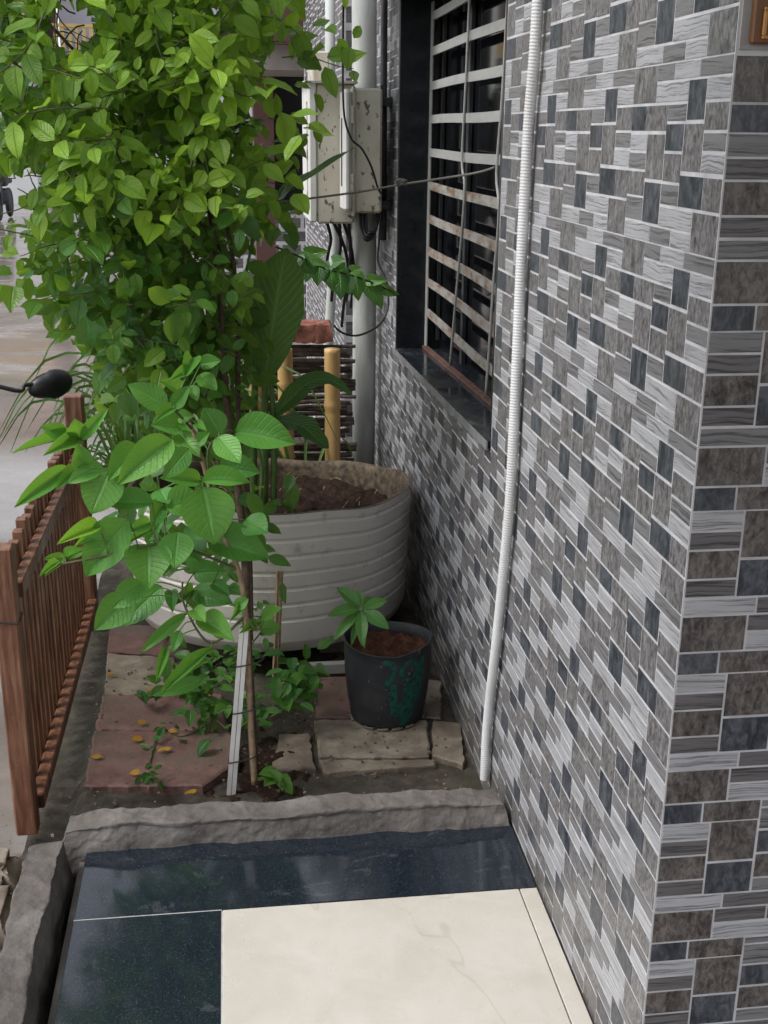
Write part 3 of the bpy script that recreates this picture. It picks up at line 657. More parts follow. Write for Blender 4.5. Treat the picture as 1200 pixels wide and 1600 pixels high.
for i, dx in enumerate((0, 5, 10)):
    cable('cable', [(561 + dx, 322, 4.54), (563 + dx, 355 + i * 2, 4.52), (572 + dx * .6, 374 - i * 5, 4.50), (584 + dx * .3, 366 - i * 4, 4.52), (590 + dx * .2, 335, 4.55), (593, 310, 4.58)], .008 - i * .001, ['outer', 'middle', 'inner'][i] + ' loop of the thick black cables under the small meter box')
cable('cable', [(596, 325, 4.62), (592, 380, 4.62), (591, 410, 4.62), (604, 440, 4.58), (606, 480, 4.55), (592, 508, 4.50), (560, 524, 4.45), (535, 520, 4.42), (521, 508, 4.42)], .0042, 'loose black cable looping in front of the drain pipe')
for i, (xa, xb, yb) in enumerate([(510, 512, 400), (520, 545, 430), (530, 522, 430), (536, 552, 440), (545, 538, 470)]):
    cable('cable', [(xa, 345, 4.8), ((xa + xb) / 2 + 6, (345 + yb) / 2, 4.85), (xb, yb, 4.9), (xb - 4, yb + 40, 5.0)], .007, ['leftmost thick cable dropping under the large meter box', 'second cable from the left under the large meter box', 'middle cable dropping under the large meter box', 'second cable from the right under the large meter box', 'rightmost cable dropping under the large meter box beside the drain pipe'][i])
rp = [(772, 262, 2.90), (735, 272, 3.05), (630, 288, 3.38), (560, 300, 3.45), (470, 312, 3.45), (380, 324, 3.35), (300, 334, 3.3)]
cl = cable('clothes_line', rp, .0032, 'thin grey clothes line tied from the window grille to the creeper', m='rope')
kn = MB()
for i in range(5): 
    c = at(630 + random.uniform(-6, 6), 287 + random.uniform(-4, 4), 3.37); kn.tube([c + Vector((-.012, 0, 0)), c + Vector((0, -.006, .008)), c + Vector((.012, 0, random.uniform(-.006, .006)))], .004, 6)
kn.build('knot', M['rope'], cl, smooth=True)

# ================================================================== planters
DC = Vector((-.51, 3.83, -.025)); DR = .475; DH = .44
drum = thing('drum_planter', DC, 'large grey plastic half-tank planter with ribbed sides next to the wall', 'planter')
b = MB(); prof = [(.32, .0), (.415, .004), (.450, .022), (.463, .055)]
for i in range(7):
    z = .085 + i * .048; r = .464 + .010 * min(1, i / 6)
    prof += [(r + .001, z), (r + .0035, z + .034), (r - .005, z + .040), (r - .004, z + .044)]
prof += [(.475, .42), (.476, .44)]
n = 96
def rimz(a): return .040 * -math.sin(a) + .007 * math.sin(3 * a + 1) + .004 * math.sin(9 * a)
def dpt(r, z, k):
    a = 2 * math.pi * k / n; zz = z + rimz(a) * max(0, z / .44) ** 1.5; rr = r * (1 + .008 * math.sin(2 * a + .5)); return DC + Vector((rr * math.cos(a), rr * math.sin(a), zz))
i = 0; SM = 4                       # the rounded bottom is one smooth strip, every rib face a crisp strip of its own
v = [dpt(r_, z_, k) for r_, z_ in prof[:SM] for k in range(n)]; b.add(v, [(i * n + k, i * n + (k + 1) % n, (i + 1) * n + (k + 1) % n, (i + 1) * n + k) for i in range(SM - 1) for k in range(n)] + [tuple(range(n))[::-1]])
for i in range(SM - 1, len(prof) - 1):
    v = [dpt(*prof[q], k) for q in (i, i + 1) for k in range(n)]; b.add(v, [(k, (k + 1) % n, n + (k + 1) % n, n + k) for k in range(n)])
b.build('tank', M['drum'], drum, smooth=True)
inn = []; n2 = 96
for r, z in ((.4755, .4405), (.463, .4405), (.458, .41), (.452, .30), (.450, .25)):
    for k in range(n2):
        a = 2 * math.pi * k / n2; zz = z + rimz(a) * max(0, z / .44) ** 1.5; rr = r * (1 + .008 * math.sin(2 * a + .5))
        inn.append(DC + Vector((rr * math.cos(a), rr * math.sin(a), zz)))
MB().add(inn, [(i * n2 + k, i * n2 + (k + 1) % n2, (i + 1) * n2 + (k + 1) % n2, (i + 1) * n2 + k) for i in range(4) for k in range(n2)]).build('inner_wall', M['drum_in'], drum, smooth=True)
def disc_soil(name, c, r, z, mat, parent, amp, rings=22, seg=72, sc_=14):
    v = [Vector((c.x, c.y, c.z + z))]; f = []
    for i in range(1, rings + 1):
        for k in range(seg):
            a = 2 * math.pi * k / seg; rr = r * i / rings; p = Vector((c.x + rr * math.cos(a), c.y + rr * math.sin(a), c.z + z))
            p.z += amp * (fbm((p.x, p.y, 1), sc_) + .5 * fbm((p.x, p.y, 4), sc_ * 3)); v.append(p)
    f = [(0, 1 + k, 1 + (k + 1) % seg) for k in range(seg)] + [(1 + i * seg + k, 1 + (i + 1) * seg + k, 1 + (i + 1) * seg + (k + 1) % seg, 1 + i * seg + (k + 1) % seg) for i in range(rings - 1) for k in range(seg)]
    return MB().add(v, f).build(name, mat, parent, smooth=True)
disc_soil('soil', DC, .446, .335, M['soil'], drum, .03)
lt = MB()
for i in range(60):
    a = random.uniform(0, 6.28); r = .42 * math.sqrt(random.random()); p = DC + Vector((r * math.cos(a), r * math.sin(a), .352)); d = Vector((random.uniform(-1, 1), random.uniform(-1, 1), random.uniform(-.1, .25))) * random.uniform(.02, .06)
    lt.tube([p, p + d * .5 + Vector((0, 0, .008)), p + d], .0014, 4)
tag(lt.build('soil_litter', M['palestem'], drum), kind='stuff')
# supports under the drum
tag(rough_block('support_stone', -.86, -.62, 3.55, 4.0, -.13, -.028, 12, 16, 4, .012, M['rubble'], seed=3), 'brown stone propping up the left side of the drum planter', 'stone')
tag(rough_block('support_stone', -.36, -.12, 3.55, 4.0, -.13, -.028, 12, 16, 4, .012, M['rubble'], seed=8), 'brown stone propping up the right side of the drum planter', 'stone')
tag(MB().box((-.47, 3.36, -.082), (-.20, 3.385, -.045), .003).build('slab_offcut', M['plaster']), 'pale strip of slab lying under the front of the drum planter', 'slab')
PC = Vector((-.203, 3.075, -.082))
potr = thing('bucket_pot', PC, 'black bucket pot with worn green painted marks standing on a tan paver', 'pot')
pp = [(.0, 0), (.095, .0), (.104, .004), (.108, .02), (.118, .09), (.125, .17), (.1275, .25), (.128, .283), (.1295, .285), (.1285, .288), (.1235, .286), (.1225, .25), (.121, .23)]
pp = [(r_ * .985, z_ * .87) for r_, z_ in pp]
def pw(a, z): return 1 + .010 * math.sin(2 * a + 1) + .006 * math.sin(3 * a)
v = []; n = 64
for r, z in pp:
    for k in range(n):
        a = 2 * math.pi * k / n; zz = z + (.005 * math.sin(2 * a + 2.2) - .004 * math.exp(-((a - 4.8) / .12) ** 2)) * (z > .17); v.append(PC + Vector((r * pw(a, z) * math.cos(a), r * pw(a, z) * math.sin(a), zz)))
MB().add(v, [(i * n + k, i * n + (k + 1) % n, (i + 1) * n + (k + 1) % n, (i + 1) * n + k) for i in range(len(pp) - 1) for k in range(n)]).build('bucket', M['pot'], potr, smooth=True)
disc_soil('soil', PC, .121, .213, M['redsoil'], potr, .016, 14, 48, 30)
for k in range(16):
    if k % 5 == 4: continue
    a0 = 2 * math.pi * k / 16; a1 = a0 + .30; MB().tube([PC + Vector((.108 * math.cos(a0 + (a1 - a0) * t / 3), .108 * math.sin(a0 + (a1 - a0) * t / 3), .007 + .002 * math.sin(k + t))) for t in range(4)], .0045, 6).build('base_crust', M['rubble'], potr, smooth=True)
def on_pot(px, py):       # pixel on the bucket front -> (angle, z)
    p = at(px, py, PC.y - .118); return (px - 609) / 70.0, p.z
def strip(pts, wd):
    """paint stroke laid on the bucket: pts = (angle from front, z), 1 mm proud"""
    v = []
    def P(a, z):
        zl = z - PC.z; k_ = max(i for i in range(3, 7) if pp[i][1] <= zl or i == 3); r = pp[k_][0] + (pp[k_ + 1][0] - pp[k_][0]) * (zl - pp[k_][1]) / (pp[k_ + 1][1] - pp[k_][1]); ang = -math.pi / 2 + a; return PC + Vector(((r * pw(ang, 0) + .0014) * math.cos(ang), (r * pw(ang, 0) + .0014) * math.sin(ang), zl))
    n = len(pts)
    for i, (a, z) in enumerate(pts):
        a0, z0 = pts[max(0, i - 1)]; a1, z1 = pts[min(n - 1, i + 1)]; d = Vector(((a1 - a0) * .125, z1 - z0, 0)).normalized(); nn = Vector((-d.y, d.x, 0)); ww = wd * (.8 + .4 * noise.noise(Vector((i * .7, a * 9, z * 30))))
        v += [P(a + nn.x * ww / .125, z + nn.y * ww), P(a - nn.x * ww / .125, z - nn.y * ww)]
    return v, [(2 * i, 2 * i + 1, 2 * i + 3, 2 * i + 2) for i in range(n - 1)]
gp = MB(); Z0 = PC.z - .033
gp.add(*strip([(-.24, Z0 + .255), (-.12, Z0 + .262), (-.02, Z0 + .255), (.02, Z0 + .235), (-.02, Z0 + .215), (-.12, Z0 + .200), (-.20, Z0 + .180)], .0095))
gp.add(*strip([(.38 + .19 * math.cos(t), Z0 + .228 + .028 * math.sin(t)) for t in [k * .35 for k in range(19)]], .008))
gp.add(*strip([(.0, Z0 + .19), (.03, Z0 + .15), (.08, Z0 + .11), (.12, Z0 + .08)], .012)); gp.add(*strip([(.55, Z0 + .21), (.56, Z0 + .15), (.50, Z0 + .10), (.42, Z0 + .06)], .013)); gp.add(*strip([(.28, Z0 + .18), (.32, Z0 + .14), (.36, Z0 + .09), (.38, Z0 + .055)], .010)); gp.add(*strip([(-.05, Z0 + .17), (-.02, Z0 + .13), (.0, Z0 + .09)], .010)); gp.add(*strip([(.75, Z0 + .26), (.76, Z0 + .22), (.72, Z0 + .17), (.66, Z0 + .12)], .010)); gp.add(*strip([(.62, Z0 + .25), (.64, Z0 + .18), (.60, Z0 + .12)], .016)); gp.add(*strip([(.42, Z0 + .19), (.44, Z0 + .14), (.45, Z0 + .08)], .016)); gp.add(*strip([(.18, Z0 + .13), (.24, Z0 + .09), (.28, Z0 + .05)], .011))
gp.build('painted_mark', M['greenpaint'], potr)

# ================================================================== bamboo, sticks, bricks
def bamboo_post(px, ytop, ybot, y, r, label):
    a = at(px, ytop, y); c = at(px - 2, ybot, y); c.z = -.12
    pts = []; rad = []; nodes = [.26, .56, .86] if px > 500 else [.16, .5, .85]
    H = a.z - c.z
    for i in range(61):
        t = i / 60; z = a.z - t * (H); pts.append(Vector((a.x, y, z))); rad.append(r * (1 + .20 * max(math.exp(-((t - q) / .010) ** 2) for q in nodes) - .04 * max(math.exp(-((t - q - .03) / .012) ** 2) for q in nodes)))
    return tag(MB().tube(pts, rad, 20).build('bamboo_post', M['bamboo'], smooth=True), label, 'post', 'bamboo posts by the stick stack')
bamboo_post(519, 545, 718, 4.55, .031, 'tan bamboo post with two nodes nearest the drain pipe'); bamboo_post(445, 545, 718, 4.55, .030, 'tan bamboo post in front of the bricks, left of the one by the drain pipe'); bamboo_post(399, 560, 718, 4.60, .028, 'tan bamboo post half hidden behind the striped canna leaves')
stk = thing('stick_stack', at(480, 700, 4.85), 'stack of thin dry sticks laid flat between the bamboo posts', 'sticks')
for i in range(38):
    z = .05 + i * .0180; xa = -.60 + random.uniform(-.08, .05); xb = -.13 + random.uniform(-.03, .015); yy = 4.75 + random.uniform(-.03, .05); r = random.uniform(.0075, .0125)
    MB().tube(spline([(xa, yy, z), ((xa * 2 + xb) / 3, yy + random.uniform(-.012, .012), z + random.uniform(-.007, .007)), ((xa + xb * 2) / 3, yy + random.uniform(-.012, .012), z + random.uniform(-.007, .007)), (xb, yy, z + random.uniform(-.006, .006))], 4), r, 7).build('stick', M['stick'], stk, smooth=True)
for i, (px, py, lab, w_) in enumerate([(482, 562, 'broken red brick on the stick stack between the bamboo posts', .10), (505, 566, 'smaller red brick piece behind the near bamboo post', .07), (448, 558, 'red brick at the left end of the stick stack behind the bamboo post', .10)]):
    c = at(px, py, 4.76); z = .742
    tag(rough_block('brick', c.x - w_ / 2, c.x + w_ / 2, 4.70, 4.84, z, z + .075, 8, 10, 5, .008, M['brick'], sc_=20, rnd=.008, seed=i * 5), lab, 'brick', 'bricks on the stick stack')

# ================================================================== fence
fence = thing('garden_fence', (-1.14, 2.6, -.1), 'low brown slatted garden fence between the planters and the road', 'fence')
FX = -1.155
MB().box((FX - .030, 2.580, -.10), (FX + .022, 2.628, .648), .004).build('post', M['fence'], fence)
MB().box((FX - .03, 3.93, -.12), (FX + .03, 3.99, .705), .004).build('post', M['fence'], fence)
MB().box((FX + .003, 2.636, .505), (FX + .030, 3.929, .545), .003).build('rail', M['fence'], fence)
MB().box((FX + .003, 2.636, -.060), (FX + .034, 3.929, -.020), .003).build('rail', M['fence'], fence)
sl = {}
ys = 2.675
i = 0
while ys < 3.91:
    hv = [.60, .607, .595][i % 3]
    if hv not in sl: sl[hv] = MB().box((-.026, -.0140, -.07), (.001, .0140, hv), .003).build('slat', M['fence'], data=True)
    o = bpy.data.objects.new('slat', sl[hv]); place(o, fence, Matrix.Translation((FX, ys, random.uniform(-.004, .006))) @ Matrix.Rotation(random.uniform(-.01, .01), 4, 'X')); ys += .0625; i += 1
wt = MB(); 
for z, y in ((.47, 2.605),): wt.tube([(FX - .033, y - .027, z), (FX + .025, y - .027, z - .006), (FX + .025, y + .026, z), (FX - .033, y + .026, z), (FX - .033, y - .027, z)], .0022, 6)
wt.build('tie_wire', M['cable'], fence)

# ================================================================== paving
pav = tag(MB().box((-1.03, 2.46, -.135), (-.02, 3.6, -.128)).build('garden_path', M['mud']), 'worn red and tan garden paving', kind='structure')
def pavr(pts, z, th, m, tilt=0, seed=0):
    rnd = random.Random(seed); out = []
    n = len(pts)
    for i in range(n):
        a, c = Vector(pts[i]), Vector(pts[(i + 1) % n]); L = (c - a).length; k = max(2, int(L / .018))
        for j in range(k):
            p = a.lerp(c, j / k); s = .0035 if j else .006; out.append((p.x + rnd.uniform(-s, s), p.y + rnd.uniform(-s, s)))
    N = len(out); cx = sum(p[0] for p in out) / N; cy = sum(p[1] for p in out) / N
    zt = lambda x, y: z + tilt * (y - cy) + .0012 * fbm((x, y, seed), 6, 2)
    v = [(x, y, zt(x, y) - th) for x, y in out] + [(x, y, zt(x, y) - .004) for x, y in out] + [(cx + (x - cx) * .97, cy + (y - cy) * .97, zt(x, y)) for x, y in out] + [(cx + (x - cx) * .5, cy + (y - cy) * .5, zt(x, y)) for x, y in out] + [(cx, cy, zt(cx, cy))]
    f = [(r * N + i, r * N + (i + 1) % N, (r + 1) * N + (i + 1) % N, (r + 1) * N + i) for r in range(3) for i in range(N)] + [(3 * N + i, 3 * N + (i + 1) % N, 4 * N) for i in range(N)]
    MB().add(v, f).build('paver', M[m], pav)
def gp_(px, py, z=-.082): p = atz(px, py, z); return (p.x, p.y)
pavr([gp_(133, 1230), gp_(318, 1228), gp_(375, 1188), gp_(362, 1146), gp_(147, 1143)], -.078, .05, 'redpaver', .0, 1)
pavr([gp_(148, 1140), gp_(358, 1143), gp_(345, 1085), gp_(162, 1088)], -.080, .05, 'redpaver', .02, 2)
pavr([gp_(163, 1084), gp_(300, 1082), gp_(270, 1026), gp_(168, 1020)], -.083, .05, 'tanpaver', .0, 3)
pavr([gp_(168, 1016), gp_(285, 1024), gp_(268, 975), gp_(172, 975)], -.085, .05, 'redpaver', .0, 4)
pavr([gp_(500, 1183), gp_(672, 1183), gp_(668, 1125), gp_(490, 1125)], -.080, .05, 'tanpaver', .0, 5)
pavr([gp_(503, 1207), gp_(684, 1195), gp_(678, 1186), gp_(501, 1186)], -.084, .05, 'tanpaver', .0, 6)
pavr([gp_(492, 1120), gp_(560, 1122), gp_(540, 1060), gp_(500, 1062)], -.080, .05, 'redpaver', .0, 7)
pavr([gp_(560, 1120), gp_(690, 1120), gp_(690, 1060), gp_(545, 1058)], -.086, .05, 'tanpaver', .0, 8)
pavr([gp_(676, 1180), gp_(726, 1195), gp_(720, 1130), gp_(676, 1125)], -.080, .06, 'tanpaver', .0, 9)
pavr([gp_(420, 1200), gp_(490, 1192), gp_(484, 1140), gp_(438, 1140)], -.094, .05, 'rubble', .0, 10)
pavr([gp_(495, 1055), gp_(640, 1055), gp_(640, 1015), gp_(495, 1015)], -.092, .05, 'redpaver', .0, 11)

sheet('soil_patch', -.73, -.40, 2.50, 3.20, -.118, 60, 120, M['soil'], .022, 16, 'dark bare soil round the shrub stem', zf=lambda x, y: .030 * math.exp(-((x + .56) / .09) ** 2 - ((y - 2.80) / .16) ** 2))
random.seed(77); pb = MB()
for i in range(420):
    x, y = random.uniform(-1.1, -.03), random.uniform(2.45, 3.5); sz = random.uniform(.0012, .0042) * (1 if random.random() < .93 else 1.8); c_ = Vector((x, y, -.079 + sz * .2)); v_ = []
    for sx_ in (-1, 1):
        for sy_ in (-1, 1):
            for sz_ in (-.7, .7): v_.append(c_ + Vector((sx_ * sz * random.uniform(.6, 1.1), sy_ * sz * random.uniform(.6, 1.1), sz_ * sz * random.uniform(.6, 1.1))))
    pb.add(v_, [(0, 1, 3, 2), (4, 6, 7, 5), (0, 4, 5, 1), (2, 3, 7, 6), (0, 2, 6, 4), (1, 5, 7, 3)])
tag(pb.build('pebbles', M['rubble']), 'scattered grit and pebbles on the garden bed', None, None, 'stuff')
# ================================================================== stakes
sk = thing('white_stake', atz(360, 1238, -.1), 'white plastic channel stake holding up the broad-leaved shrub', 'stake')
A, B = atz(361, 1243, -.11), at(381, 985, 2.70)
dirv = (B - A); u_ = Vector((1, 0, 0)); st = MB()
for dx in (-.0115, .0008): 
    v = []
    for p in (A, B): v += [p + Vector((dx, -.007, 0)), p + Vector((dx + .0107, -.007, 0)), p + Vector((dx + .0107, .007, 0)), p + Vector((dx, .007, 0))]
    st.add(v, [(0, 1, 5, 4), (1, 2, 6, 5), (2, 3, 7, 6), (3, 0, 4, 7), (4, 5, 6, 7), (3, 2, 1, 0)])
v = []
for p in (A, B): v += [p + Vector((-.0085, -.003, 0)), p + Vector((.0095, -.003, 0)), p + Vector((.0095, .0065, 0)), p + Vector((-.0085, .0065, 0))]
st.build('channel', M['stake'], sk)
for t, dxx in ((.22, .05), (.52, .05), (.80, .045)):
    c = A.lerp(B, t); MB().tube(spline([c + Vector((-.012, -.012, 0)), c + Vector((.014, -.013, .004)), c + Vector((dxx, -.012, .012)), c + Vector((dxx + .012, .008, .014)), c + Vector((.01, .014, .002)), c + Vector((-.012, .01, -.002)), c + Vector((-.012, -.012, 0))], 4), .0018, 5).build('tie_wire', M['cable'], sk)
w2 = thing('wooden_strip', atz(430, 1085, -.1), 'thin weathered wooden strip leaning on the drum planter', 'stake')
for dx in (-.009, .002): 
    a, c = atz(431, 1085, -.1) + Vector((dx, 0, 0)), at(439, 892, 3.26) + Vector((dx, 0, 0)); MB().tube([a, a.lerp(c, .5) + Vector((.001, 0, 0)), c], .0055, 5).build('strip', M['palestem'], w2)

# ================================================================== scooter (parked outside the fence, facing the camera)
SX, SY, SZ = -1.72, 4.25, -.275
sct = thing('scooter', (SX, SY, SZ), 'black parked scooter at the left edge with its mirror over the fence', 'scooter')
def wheel(c, r, nm, par):
    b = MB(); n = 32; v = []
    for i in range(n):
        a = 2 * math.pi * i / n
        for j in range(10):
            t = 2 * math.pi * j / 10; rr = r - .045 + .045 * math.cos(t); v.append(Vector(c) + Vector((.045 * math.sin(t), rr * math.cos(a), rr * math.sin(a))))
    b.add(v, [(i * 10 + j, i * 10 + (j + 1) % 10, ((i + 1) % n) * 10 + (j + 1) % 10, ((i + 1) % n) * 10 + j) for i in range(n) for j in range(10)])
    w_ = b.build(nm, M['black'], par, smooth=True)
    MB().tube([Vector(c) - Vector((.03, 0, 0)), Vector(c) + Vector((.03, 0, 0))], r - .09, 24).build('rim', M['darkmetal'], w_, smooth=True)
wheel((SX, SY - .22, SZ + .22), .22, 'wheel', sct); wheel((SX, SY + 1.02, SZ + .22), .22, 'wheel', sct)
M['scoot'] = plain('charcoal_scooter_paint', (.02, .021, .023), .45, .1, 4, bump=0); M['chrome'] = plain('mirror_glass', (.6, .6, .62), .08, .05, 5, metal=1, bump=0); M['lens'] = plain('headlamp_lens', (.35, .36, .36), .12, .1, 20, bump=0)
lump('front_fender', (SX, SY - .22, SZ + .36), (.07, .20, .09), M['scoot'], sct, 1, .02, 14); lump('front_apron', (SX, SY - .08, SZ + .62), (.19, .05, .28), M['scoot'], sct, 2, .02, 14); lump('headlight_cowl', (SX, SY - .06, SZ + .99), (.13, .09, .085), M['scoot'], sct, 3, .02, 14)
MB().tube([(SX, SY - .20, SZ + .985), (SX, SY - .16, SZ + .985), (SX, SY - .11, SZ + .985)], [.055, .068, .07], 24).build('headlight', M['lens'], sct, smooth=True)
lump('body', (SX, SY + .80, SZ + .55), (.16, .40, .16), M['scoot'], sct, 4, .02, 14); lump('seat', (SX, SY + .72, SZ + .76), (.14, .36, .06), M['black'], sct, 5, .03, 14); MB().box((SX - .14, SY + .02, SZ + .24), (SX + .14, SY + .50, SZ + .30), .02).build('floorboard', M['black'], sct)
MB().tube(spline([(SX - .21, SY + .10, SZ + .97), (SX - .12, SY + .02, SZ + 1.0), (SX, SY, SZ + .98), (SX + .12, SY + .02, SZ + .98), (SX + .21, SY + .10, SZ + .97)], 4), .013, 10).build('handlebar', M['darkmetal'], sct, smooth=True)
for s in (-1, 1): MB().tube([(SX + s * .13, SY + .04, SZ + .975), (SX + s * .21, SY + .105, SZ + .965)], .019, 12).build('grip', M['black'], sct, smooth=True)
TH_ = R(32); _p = at(80, 602, SY + .14) - Vector((SX, SY, 0)); mc = Vector((_p.x * math.cos(TH_) + _p.y * math.sin(TH_) + SX, -_p.x * math.sin(TH_) + _p.y * math.cos(TH_) + SY, _p.z))
def mirror(c, root, s):
    b = MB(); v = []; n = 28; rings = [(0, -.030), (.45, -.027), (.8, -.016), (.97, -.002), (1.0, .006), (.97, .010)]
    for r, d in rings:
        for k in range(n):
            a = 2 * math.pi * k / n; x = .088 * r * math.cos(a); z = .051 * r * math.sin(a) * (1.12 if math.cos(a) * s > -.2 else .92); v.append(Vector(c) + Vector((x, d, z + .10 * x * s)))
    b.add(v, [(i * n + k, i * n + (k + 1) % n, (i + 1) * n + (k + 1) % n, (i + 1) * n + k) for i in range(5) for k in range(n)] + [tuple(range(n))])
    m_ = b.build('mirror', M['black'], sct, smooth=True)
    v = [Vector(c) + Vector((.085 * math.cos(2 * math.pi * k / n), .0105, .049 * math.sin(2 * math.pi * k / n) + .007 * math.cos(2 * math.pi * k / n) * s)) for k in range(n)]
    MB().add(v, [tuple(range(n))[::-1]]).build('mirror_glass', M['chrome'], m_)
    MB().tube(spline([Vector(c) + Vector((-s * .060, .0, .010)), Vector(c) + Vector((-s * .10, .004, .012)), Vector(c) + Vector((-s * .135, .01, -.004)), root], 4), .0085, 8).build('stalk', M['black'], m_, smooth=True)
mirror(mc, Vector((SX + .10, SY + .02, SZ + 1.0)), 1); mirror(Vector((2 * SX - mc.x, mc.y, mc.z)), Vector((SX - .10, SY + .02, SZ + 1.0)), -1)
MB().tube(spline([(SX + .10, SY - .04, SZ + .88), (SX + .14, SY - .06, SZ + .86), (SX + .17, SY - .05, SZ + .855)], 4), .006, 6).build('brake_lever', M['darkmetal'], sct, smooth=True)

sct.matrix_basis = Matrix.Translation((SX, SY, SZ)) @ Matrix.Rotation(TH_, 4, 'Z')
# motorbike far down the road
MX, MY = -5.30, 26.3
mbk = thing('motorbike', (MX, MY, -.275), 'dark motorbike parked far down the road in front of a white wall', 'motorbike')
wheel((MX, MY - .55, .04), .31, 'wheel', mbk); wheel((MX, MY + .75, .04), .31, 'wheel', mbk)
lump('fuel_tank', (MX, MY - .05, .52), (.14, .24, .12), M['scoot'], mbk, 6, .02, 10); lump('seat', (MX, MY + .45, .50), (.12, .30, .06), M['black'], mbk, 7, .02, 10); lump('engine', (MX, MY + .1, .2), (.14, .2, .17), M['darkmetal'], mbk, 8, .1, 10)
lump('headlight', (MX, MY - .45, .62), (.09, .07, .09), M['scoot'], mbk, 9, .02, 10); MB().tube([(MX - .36, MY - .25, .80), (MX, MY - .38, .76), (MX + .36, MY - .25, .80)], .02, 8).build('handlebar', M['darkmetal'], mbk)
for s in (-1, 1): MB().tube([(MX + s * .07, MY - .56, .04), (MX + s * .07, MY - .36, .74)], .025, 8).build('fork', M['darkmetal'], mbk); MB().tube([(MX + s * .30, MY - .27, .8), (MX + s * .36, MY - .3, .98)], .012, 6).build('mirror_stalk', M['black'], mbk)
# small things seen through the leaves
M['redcloth'] = plain('red_cloth', (.42, .035, .04), .9, .3, 60, bump=.6)
stl = thing('stool', at(352, 600, 6.6), 'white plastic stool glimpsed behind the creeper stems', 'stool')
c = at(352, 545, 6.6); MB().box((c.x - .16, c.y - .15, c.z - .06), (c.x + .16, c.y + .15, c.z - .03), .01).build('seat', M['white'], stl)
for sx in (-1, 1):
    for sy in (-1, 1): MB().tube([(c.x + sx * .13, c.y + sy * .12, c.z - .06), (c.x + sx * .17, c.y + sy * .15, -.12)], .02, 8).build('leg', M['white'], stl)
tag(lump('red_cushion', (c.x, c.y, c.z - .0), (.14, .13, .03), M['redcloth'], None, 3, .1, 12), 'red cushion on the white stool behind the creeper', 'cushion')

# ================================================================== plants
TOCAM = lambda p: (CAM - Vector(p)).normalized()
LD = {}
def ldata(mat, shape, nu=4, nv=8, ratio=.6, k=4, **kw):
    key = (mat, shape, ratio, tuple(kw.items()))
    if key not in LD: LD[key] = [leafdata('leaf', M[mat], nu, nv, ratio * (1 + .10 * (i - 1.5)), shape=shape, seed=i * 7 + 1, **{**dict(curl=.12 + .10 * i, fold=.10 + .07 * i), **kw}) for i in range(k)]
    return LD[key]
def inpoly(x, y, P):
    c = False; n = len(P)
    for i in range(n):
        x1, y1 = P[i]; x2, y2 = P[(i + 1) % n]
        if (y1 > y) != (y2 > y) and x < (x2 - x1) * (y - y1) / (y2 - y1) + x1: c = not c
    return c
def rv(s=1.0): return Vector((random.gauss(0, s), random.gauss(0, s), random.gauss(0, s)))
class Plant:
    """leaves gathered first, the ones that show largest become parts, the rest one foliage mesh"""
    def __init__(s, root, matP, matS, shape, ratio, limit=300, **kw):
        s.root = root; s.L = []; s.meshes = ldata(matP, shape, 4, 6, ratio, **kw); s.geo = [leafgeo(2, 5, ratio * (1 + .1 * (i - 1.5)), shape, .12 + .1 * i, .1 + .07 * i, .03, i * 7 + 1) for i in range(4)]; s.matS = matS; s.limit = limit
    def leaf(s, base, axis, normal, length, young_lit): s.L.append((frame(base, axis, normal, length), random.random(), young_lit))
    def build(s):
        def score(q):
            x, y, d = proj(q[0].translation); return (q[0].to_scale()[0] / d) / max(.2, d - 1.5) ** 1.5 if -30 < x < 1230 and -30 < y < 1630 else 0
        s.L.sort(key=score, reverse=True)
        for mtx, r, tint in s.L[:s.limit]: leafobj('leaf', random.choice(s.meshes), mtx, s.root, tint)
        if len(s.L) > s.limit:
            b = MB()
            for mtx, r, tint in s.L[s.limit:]:
                v, f, uv = random.choice(s.geo); b.add([mtx @ Vector(p) for p in v], f, uv, (r, tint, 0))
            tag(b.build('foliage', M[s.matS], s.root, smooth=True), kind='stuff')

